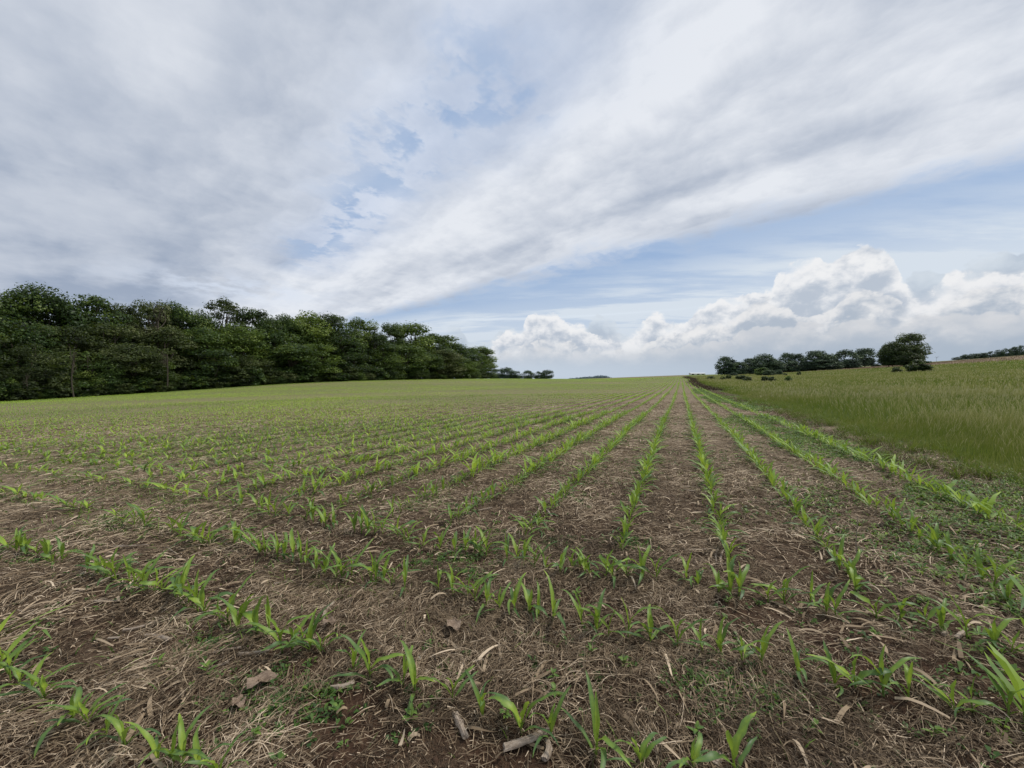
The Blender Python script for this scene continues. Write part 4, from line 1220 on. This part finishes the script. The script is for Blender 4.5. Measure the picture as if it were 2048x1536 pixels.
# left-hand wood: (px, top row, width px, rank: 0 skyline / 1 middle / 2 front, kind, material, label)
WL = [
 (-95, 585, 190, 0, 'full', 0, 'tall dark tree cut by the left edge of the photo'),
 (8, 590, 120, 0, 'broad', 0, 'tall tree at the far left, left of the highest crown'),
 (82, 577, 135, 0, 'broad', 0, 'highest broad crown at the far left of the wood'),
 (128, 604, 60, 0, 'broad', 0, 'small domed top just right of the highest left crown'),
 (192, 595, 130, 0, 'full', 0, 'wide dark skyline tree second from the left gap'),
 (252, 612, 70, 0, 'broad', 1, 'olive skyline tree sloping down right of the wide dark one'),
 (305, 605, 90, 0, 'broad', 1, 'light olive tree with twiggy top against the sky'),
 (362, 609, 85, 0, 'broad', 0, 'skyline tree between the twiggy olive tree and the airy one'),
 (408, 624, 60, 0, 'full', 0, 'low dark skyline crown left of the airy upright tree'),
 (452, 598, 74, 0, 'airy', 1, 'airy tree with upright spreading branches standing above the wood'),
 (510, 620, 80, 0, 'broad', 0, 'round dark crown just right of the airy upright tree'),
 (550, 640, 60, 0, 'full', 0, 'low skyline crown in the dip right of the round dark one'),
 (580, 632, 62, 0, 'broad', 0, 'small bushy skyline crown at the middle of the wood'),
 (622, 629, 90, 0, 'full', 0, 'left of the two big rounded crowns in the middle of the wood'),
 (668, 631, 80, 0, 'broad', 0, 'right of the two big rounded crowns in the middle of the wood'),
 (718, 640, 72, 0, 'full', 0, 'dark rounded crown left of the notch with dead twigs'),
 (783, 648, 50, 0, 'broad', 0, 'narrow ragged top beside the dead twigs'),
 (822, 650, 90, 0, 'full', 0, 'broad dome right of the notch with dead twigs'),
 (862, 668, 60, 0, 'broad', 0, 'shoulder crown on the right slope of the broad dome'),
 (893, 673, 70, 0, 'full', 0, 'flat-topped crown near the right end of the wood'),
 (935, 697, 60, 0, 'full', 0, 'second to last crown at the right end of the wood'),
 (962, 694, 48, 0, 'broad', 0, 'last rounded tree at the right end of the wood'),
 (-60, 660, 150, 2, 'full', 1, 'olive edge tree cut by the left border'),
 (30, 640, 150, 1, 'full', 0, 'middle tree below the far left skyline crown'),
 (70, 690, 130, 2, 'low', 1, 'low olive edge tree with drooping foliage at far left'),
 (135, 655, 130, 1, 'full', 1, 'olive middle tree in front of the left skyline gap'),
 (175, 705, 120, 2, 'low', 0, 'dark low edge tree with a bare trunk showing at left'),
 (222, 650, 120, 1, 'full', 1, 'feathery olive middle tree below the wide dark crown'),
 (268, 690, 110, 2, 'full', 1, 'bright edge tree bulging toward the field at left'),
 (318, 722, 90, 2, 'low', 0, 'low rounded edge bush-tree at the left third of the wood'),
 (335, 655, 100, 1, 'full', 1, 'hazy olive middle tree left of the dark hollow'),
 (402, 660, 100, 1, 'full', 0, 'bright green middle tree right of the dark hollow'),
 (430, 700, 90, 2, 'full', 0, 'leafy edge tree just right of the dark hollow'),
 (480, 650, 95, 1, 'full', 0, 'big layered middle tree under the round dark crown'),
 (505, 712, 80, 2, 'low', 1, 'dull olive edge tree left of the bright bulging one'),
 (555, 665, 90, 1, 'full', 0, 'light bulging tree at the middle of the wood edge'),
 (585, 690, 95, 2, 'full', 0, 'large rounded edge tree catching light in the middle of the wood'),
 (640, 690, 80, 2, 'full', 0, 'dark edge tree right of the large rounded one'),
 (690, 672, 80, 1, 'full', 0, 'dark middle tree under the pair of rounded crowns'),
 (705, 706, 70, 2, 'low', 0, 'low dark edge tree below the notch with dead twigs'),
 (752, 670, 70, 1, 'full', 0, 'tree filling the notch beneath the dead twigs'),
 (770, 705, 66, 2, 'low', 0, 'brighter low edge tree right of the notch'),
 (812, 692, 70, 2, 'full', 0, 'edge tree in front of the broad dome'),
 (850, 705, 60, 2, 'full', 0, 'edge tree at the foot of the shoulder crown'),
 (888, 700, 62, 2, 'full', 1, 'olive edge tree under the flat-topped crown'),
 (922, 715, 52, 2, 'full', 0, 'small edge tree below the second to last crown'),
 (965, 722, 46, 2, 'low', 0, 'small low tree closing the right end of the wood'),
]
for i, (px, top, w, rank_, kind, mt, lab) in enumerate(WL):
    Y = edge_Y(px, {0: -112, 1: -104, 2: -98}[rank_])
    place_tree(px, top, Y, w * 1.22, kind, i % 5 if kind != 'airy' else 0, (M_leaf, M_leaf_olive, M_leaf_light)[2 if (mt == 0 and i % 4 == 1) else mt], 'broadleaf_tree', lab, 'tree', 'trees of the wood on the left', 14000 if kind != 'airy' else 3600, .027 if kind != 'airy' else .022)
# darker trees deeper in the wood close the gaps between the trunks
BK = [(-40, 612, 200), (60, 625, 180), (160, 625, 170), (245, 635, 150), (330, 632, 140), (410, 642, 130), (490, 645, 120), (570, 652, 110), (645, 652, 110), (715, 662, 100), (790, 670, 90), (850, 684, 80), (905, 695, 70), (945, 712, 56)]
for i, (px, top, w) in enumerate(BK):
    place_tree(px, top + 12, edge_Y(px, -119), w * 1.3, 'full', i % 5, M_leaf, 'broadleaf_tree', 'dark tree deep inside the left wood, %s from the left behind the edge trees' % ordw(i + 1), 'tree', 'trees of the wood on the left')
# fringe of brambles and saplings at the foot of the wood
random.seed(9)
k = 0
FR = []
px = -60
while px < 985:
    Y = edge_Y(px, -94.5 + random.uniform(-1, 1)); hh = random.uniform(1.8, 4.6)
    X = (px - 1024) / F * Y; g = float(terrain(X, Y)); top = HY - (g + hh - EYE) / Y * F
    w = random.uniform(4.0, 7.5) / Y * F
    k += 1
    place_tree(px, top, Y, w, 'low', k % 4, (M_leaf_olive, M_leaf)[k % 2], 'shrub', '%s low shrub from the left at the foot of the left wood' % ordw(k), 'shrub', 'shrubs along the foot of the wood', 3000, .085)
    px += w * .5
# dead branches over the notch and twiggy top
def dead_tree(px, top, Y, lab, seed, spread=.16):
    rs = np.random.default_rng(seed)
    X = (px - 1024) / F * Y; g = float(terrain(X, Y)); h = EYE + (HY - top) / F * Y - g
    root = bpy.data.objects.new('dead_tree', None); COL.objects.link(root); root.location = (X, Y, g); root.scale = (h, h, h)
    tag(root, lab, 'dead tree')
    parts = [limb((0, 0, 0), (.01, 0, .8), .016, .007, 6, 6, .02, rs)]
    tw = []
    for i in range(12):
        z = rs.uniform(.5, .8); a = rs.uniform(0, 6.28); L = rs.uniform(.6, 1) * spread
        e = np.array((L * math.cos(a), L * math.sin(a), z + rs.uniform(.08, .2)))
        e[2] = min(e[2], .98)
        parts.append(limb((0.005, 0, z), e, .006, .0025, 5, 4, .08, rs))
        for j in range(6):
            f = rs.uniform(.3, 1); b = np.array((0.005, 0, z)) * (1 - f) + e * f
            tw.append(limb(b, b + rs.normal(0, 1, 3) * .035 + (0, 0, .03), .0028, .001, 3, 2, .1, rs))
    for nm, ps in (('trunk', parts), ('twigs', tw)):
        v, q, t = cat(ps); o = mesh_np(nm, v, q, M_bark, t); o.parent = root
dead_tree(748, 650, edge_Y(748, -108), 'bare grey dead tree top in the notch of the wood', 1)
dead_tree(316, 603, edge_Y(316, -106), 'bare twiggy branches rising over the light olive tree', 2, .12)

dead_tree(52, 742, edge_Y(52, -93.0), 'pale bare sapling trunk against the dark wood at far left', 21, .10)
dead_tree(147, 700, edge_Y(147, -93.0), 'thin pale sapling trunk left of the low olive edge trees', 22, .06)
dead_tree(334, 690, edge_Y(334, -93.5), 'bare light-barked sapling in front of the dark hollow in the wood', 23, .14)
# trees beyond the crest, straight on
random.seed(14)
C1 = [(993, 738, 26, 'round'), (1014, 735, 30, 'round'), (1033, 742, 24, 'low'), (1056, 741, 22, 'round'), (1077, 743, 20, 'low'), (1094, 740, 24, 'round')]
L1 = ['small distant tree touching the right end of the wood', 'taller distant tree second right of the wood end', 'low distant tree before the gap in the far clump', 'distant round tree just after the gap beyond the crest', 'lowest tree in the far clump beyond the crest', 'rightmost round tree of the far clump beyond the crest']
for (px, top, w, kind), lab, k in zip(C1, L1, range(9)):
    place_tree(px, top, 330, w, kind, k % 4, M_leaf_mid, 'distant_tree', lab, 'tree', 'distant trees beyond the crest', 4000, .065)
# right-hand clump in the meadow
C2 = [(1449, 713, 34, 270, 'round', 'tall rounded tree at the left end of the right-hand clump'), (1478, 724, 30, 262, 'round', 'lower tree second from left in the right-hand clump'),
 (1500, 717, 34, 268, 'round', 'tree third from left in the right-hand clump'), (1529, 708, 40, 260, 'round', 'tall tree with a high crown left of the middle of the clump'),
 (1552, 722, 34, 256, 'low', 'low rounded tree behind the pale green bushes'), (1573, 706, 34, 262, 'round', 'dark flat-topped tree in the middle of the clump'),
 (1593, 708, 32, 258, 'round', 'dark tree touching the flat-topped one in the clump'), (1632, 702, 46, 246, 'round', 'broad olive crown right of the clump middle'),
 (1655, 708, 40, 240, 'round', 'olive tree leaning on the broad olive crown'), (1690, 700, 52, 240, 'round', 'wide spreading tree at the right end of the clump'),
 (1612, 722, 40, 250, 'low', 'low dark filler tree under the broad olive crown'), (1668, 722, 36, 236, 'low', 'low dark tree under the wide spreading one'),
 (1729, 697, 38, 245, 'round', 'separate hazy tree between the clump and the big pair'),
 (1777, 690, 42, 165, 'round', 'shorter left tree of the big dark pair on the slope'), (1785, 684, 44, 164, 'round', 'middle tree filling the big dark pair on the slope'),
 (1818, 668, 66, 163, 'round', 'tallest right tree of the big dark pair on the slope'), (1808, 692, 60, 160, 'low', 'low skirt of foliage under the tallest tree of the pair'),
 (1463, 720, 30, 266, 'full', 'narrow dark tree tucked against the tall left-end one'), (1514, 722, 34, 258, 'low', 'dull green tree filling the clump under the tall crown'),
 (1541, 718, 34, 262, 'full', 'shaded tree right of the tall crown left of the clump middle'), (1585, 722, 36, 254, 'low', 'dark low tree under the flat-topped one'),
 (1648, 720, 40, 238, 'full', 'brown-green tree before the broad olive crown'), (1704, 718, 34, 236, 'low', 'low tree at the right foot of the wide spreading one'), (1752, 728, 18, 240, 'low', 'small hazy bush-like tree right of the separate one')]
for i, (px, top, w, Y, kind, lab) in enumerate(C2):
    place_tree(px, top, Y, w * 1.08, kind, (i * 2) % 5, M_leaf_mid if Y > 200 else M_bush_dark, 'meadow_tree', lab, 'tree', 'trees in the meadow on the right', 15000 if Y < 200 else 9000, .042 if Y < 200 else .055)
# bushes in the meadow: px, top, width, base row, material, label
B2 = [(1837, 724, 46, 744, M_bush_dark, 'large dark bush with pale flowers in front of the big tree pair'), (1793, 738, 20, 746, M_bush_dark, 'small flat dark bush left of the large flowering bush'),
 (1524, 737, 26, 751, M_leaf_pale, 'pale green bush in front of the clump'), (1538, 742, 22, 752, M_leaf_mid, 'grey green bush beside the pale one'), (1467, 746, 14, 752, M_leaf_mid, 'small round bush before the left end of the clump'),
 (1558, 741, 14, 750, M_leaf_mid, 'small bush right of the grey green one'), (1598, 745, 8, 751, M_bush_dark, 'tiny upright dark bush before the clump middle'), (1482, 754, 18, 761, M_bush_dark, 'dark bush low in the meadow below the clump'),
 (1495, 757, 16, 763, M_bush_dark, 'flat brown-green bush touching the dark low one'), (1457, 753, 10, 760, M_bush_dark, 'little dark bush left of the low meadow bushes'), (1446, 756, 12, 761, M_bush_dark, 'faint flat bush leftmost in the meadow row'),
 (1530, 757, 14, 764, M_bush_dark, 'left one of two touching dark bushes low in the meadow'), (1544, 758, 14, 764, M_bush_dark, 'right one of two touching dark bushes low in the meadow'), (1577, 757, 14, 764, M_leaf_pale, 'pale leafy clump right of the two touching bushes'),
 (1423, 755, 16, 759, M_bush_dark, 'long flat bush nearest the corn field edge'), (1570, 749, 8, 752, M_bush_dark, 'tiny dark dot of a bush near the clump')]
def meadow_Y(px, base):
    """distance at which the meadow surface shows at this row"""
    s = (px - 1024) / F; ys = np.linspace(15, 420, 1600)
    row = HY + F * (EYE - terrain(s * ys, ys)) / ys
    i = np.argmin(np.abs(row - base)); return float(ys[i])
random.seed(3)
for i, (px, top, w, base, mt, lab) in enumerate(B2):
    Y = meadow_Y(px, base)
    Y = min(max(Y, 45), 235)
    place_tree(px, top, Y, w * 1.1, 'low', i % 4, mt, 'meadow_bush', lab, 'bush', 'bushes in the meadow', 6000, .085, base=base)
# blossom on the large bush
# leafless pinkish shrub on the crest
dead_tree(1872, 712, 200, 'leafless pinkish shrub on the tan crest right of the big pair', 8, .5)
# hedge line behind the crest at the right edge
HR = [(1915, 711), (1930, 706), (1947, 704), (1962, 703), (1980, 700), (1997, 697), (2013, 694), (2028, 691), (2043, 688), (2060, 686), (2078, 684)]
for i, (px, top) in enumerate(HR):
    place_tree(px, top + 3, 260, 26, 'low', i % 4, M_leaf_mid, 'hedge_tree', 'dark hedge tree behind the right-hand crest, %s from the left' % ordw(i + 1), 'tree', 'hedge trees behind the crest on the right', 2200, .07)
# far woods on the skyline
def far_wood():
    rs = np.random.default_rng(4)
    V, Q, T, C = crown_template(5, 'low', 900, .12)
    tp = [(V, Q, T)]
    pts = []
    prof = [(1140, 757), (1150, 755), (1165, 753.5), (1180, 753), (1192, 751), (1204, 750), (1214, 751), (1222, 754), (1232, 757.5), (1250, 757.5), (1258, 756.5), (1270, 757), (1280, 755.5), (1290, 757), (1330, 756)]
    for px in np.arange(1138, 1335, 2.2):
        top = np.interp(px, [p[0] for p in prof], [p[1] for p in prof])
        Y = 1500 if px < 1234 else 2400
        for k in range(2):
            X = (px + rs.normal(0, 1) - 1024) / F * Y; h = EYE + (HY - top + rs.normal(-.4, .6)) / F * Y + 9
            pts.append((X, Y + k * 25, -9, max(h, 4) * (1 if k == 0 else 1.0)))
    pts = np.array(pts)
    sc = np.stack([np.full(len(pts), 14.0), pts[:, 3]], -1)
    v, q, t = merge(tp, np.zeros(len(pts), int), pts[:, :3], rs.random(len(pts)) * 6.28, sc)
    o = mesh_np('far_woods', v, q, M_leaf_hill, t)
    tag(o, 'hazy blue green woods on the far skyline', 'woods', kind='stuff')
far_wood()
# ------------------------------------------------------------------ long low white barn on the skyline
def barn():
    Y = 430.0
    X = (1394 - 1024) / F * Y
    g = float(terrain(X, Y))
    root = bpy.data.objects.new('barn', None); COL.objects.link(root); root.location = (X, Y, g + .6); root.rotation_euler = (0, 0, R(-8))
    tag(root, 'long low white barn with a pale roof far off on the skyline', 'barn')
    W_, D_, H_ = 15.0, 8.0, 1.5
    Mw = plain('white_wall', [(.3, (.62, .62, .60)), (.7, (.78, .78, .76))], .7, .2, 2)
    Mr = plain('pale_roof', [(.3, (.55, .57, .58)), (.7, (.70, .72, .73))], .5, .3, 2)
    Md = plain('dark_opening', [(.3, (.03, .03, .03)), (.7, (.06, .06, .06))], .9, .1, 2)
    def box(x0, x1, y0, y1, z0, z1, nm, m, par):
        V = [(x0, y0, z0), (x1, y0, z0), (x1, y1, z0), (x0, y1, z0), (x0, y0, z1), (x1, y0, z1), (x1, y1, z1), (x0, y1, z1)]
        Fs = [(0, 3, 2, 1), (4, 5, 6, 7), (0, 1, 5, 4), (1, 2, 6, 5), (2, 3, 7, 6), (3, 0, 4, 7)]
        o = bpy.data.objects.new(nm, py_mesh(nm, V, Fs, m)); COL.objects.link(o); o.parent = par; return o
    w = box(-W_ / 2, W_ / 2, -D_ / 2, D_ / 2, -1, H_, 'wall', Mw, root)
    e, rz = .4, .9
    V = [(-W_ / 2 - e, -D_ / 2 - e, H_ + .01), (W_ / 2 + e, -D_ / 2 - e, H_ + .01), (W_ / 2 + e, D_ / 2 + e, H_ + .01), (-W_ / 2 - e, D_ / 2 + e, H_ + .01), (-W_ / 2 - e, 0, H_ + rz), (W_ / 2 + e, 0, H_ + rz)]
    o = bpy.data.objects.new('roof', py_mesh('roof', V, [(0, 1, 5, 4), (2, 3, 4, 5), (1, 2, 5), (3, 0, 4), (3, 2, 1, 0)], Mr)); COL.objects.link(o); o.parent = root
    for x in (-5.5, 0, 5): box(x - 1.3, x + 1.3, -D_ / 2 - .06, -D_ / 2 - .01, -.2, 1.2, 'door', Md, w)
barn()
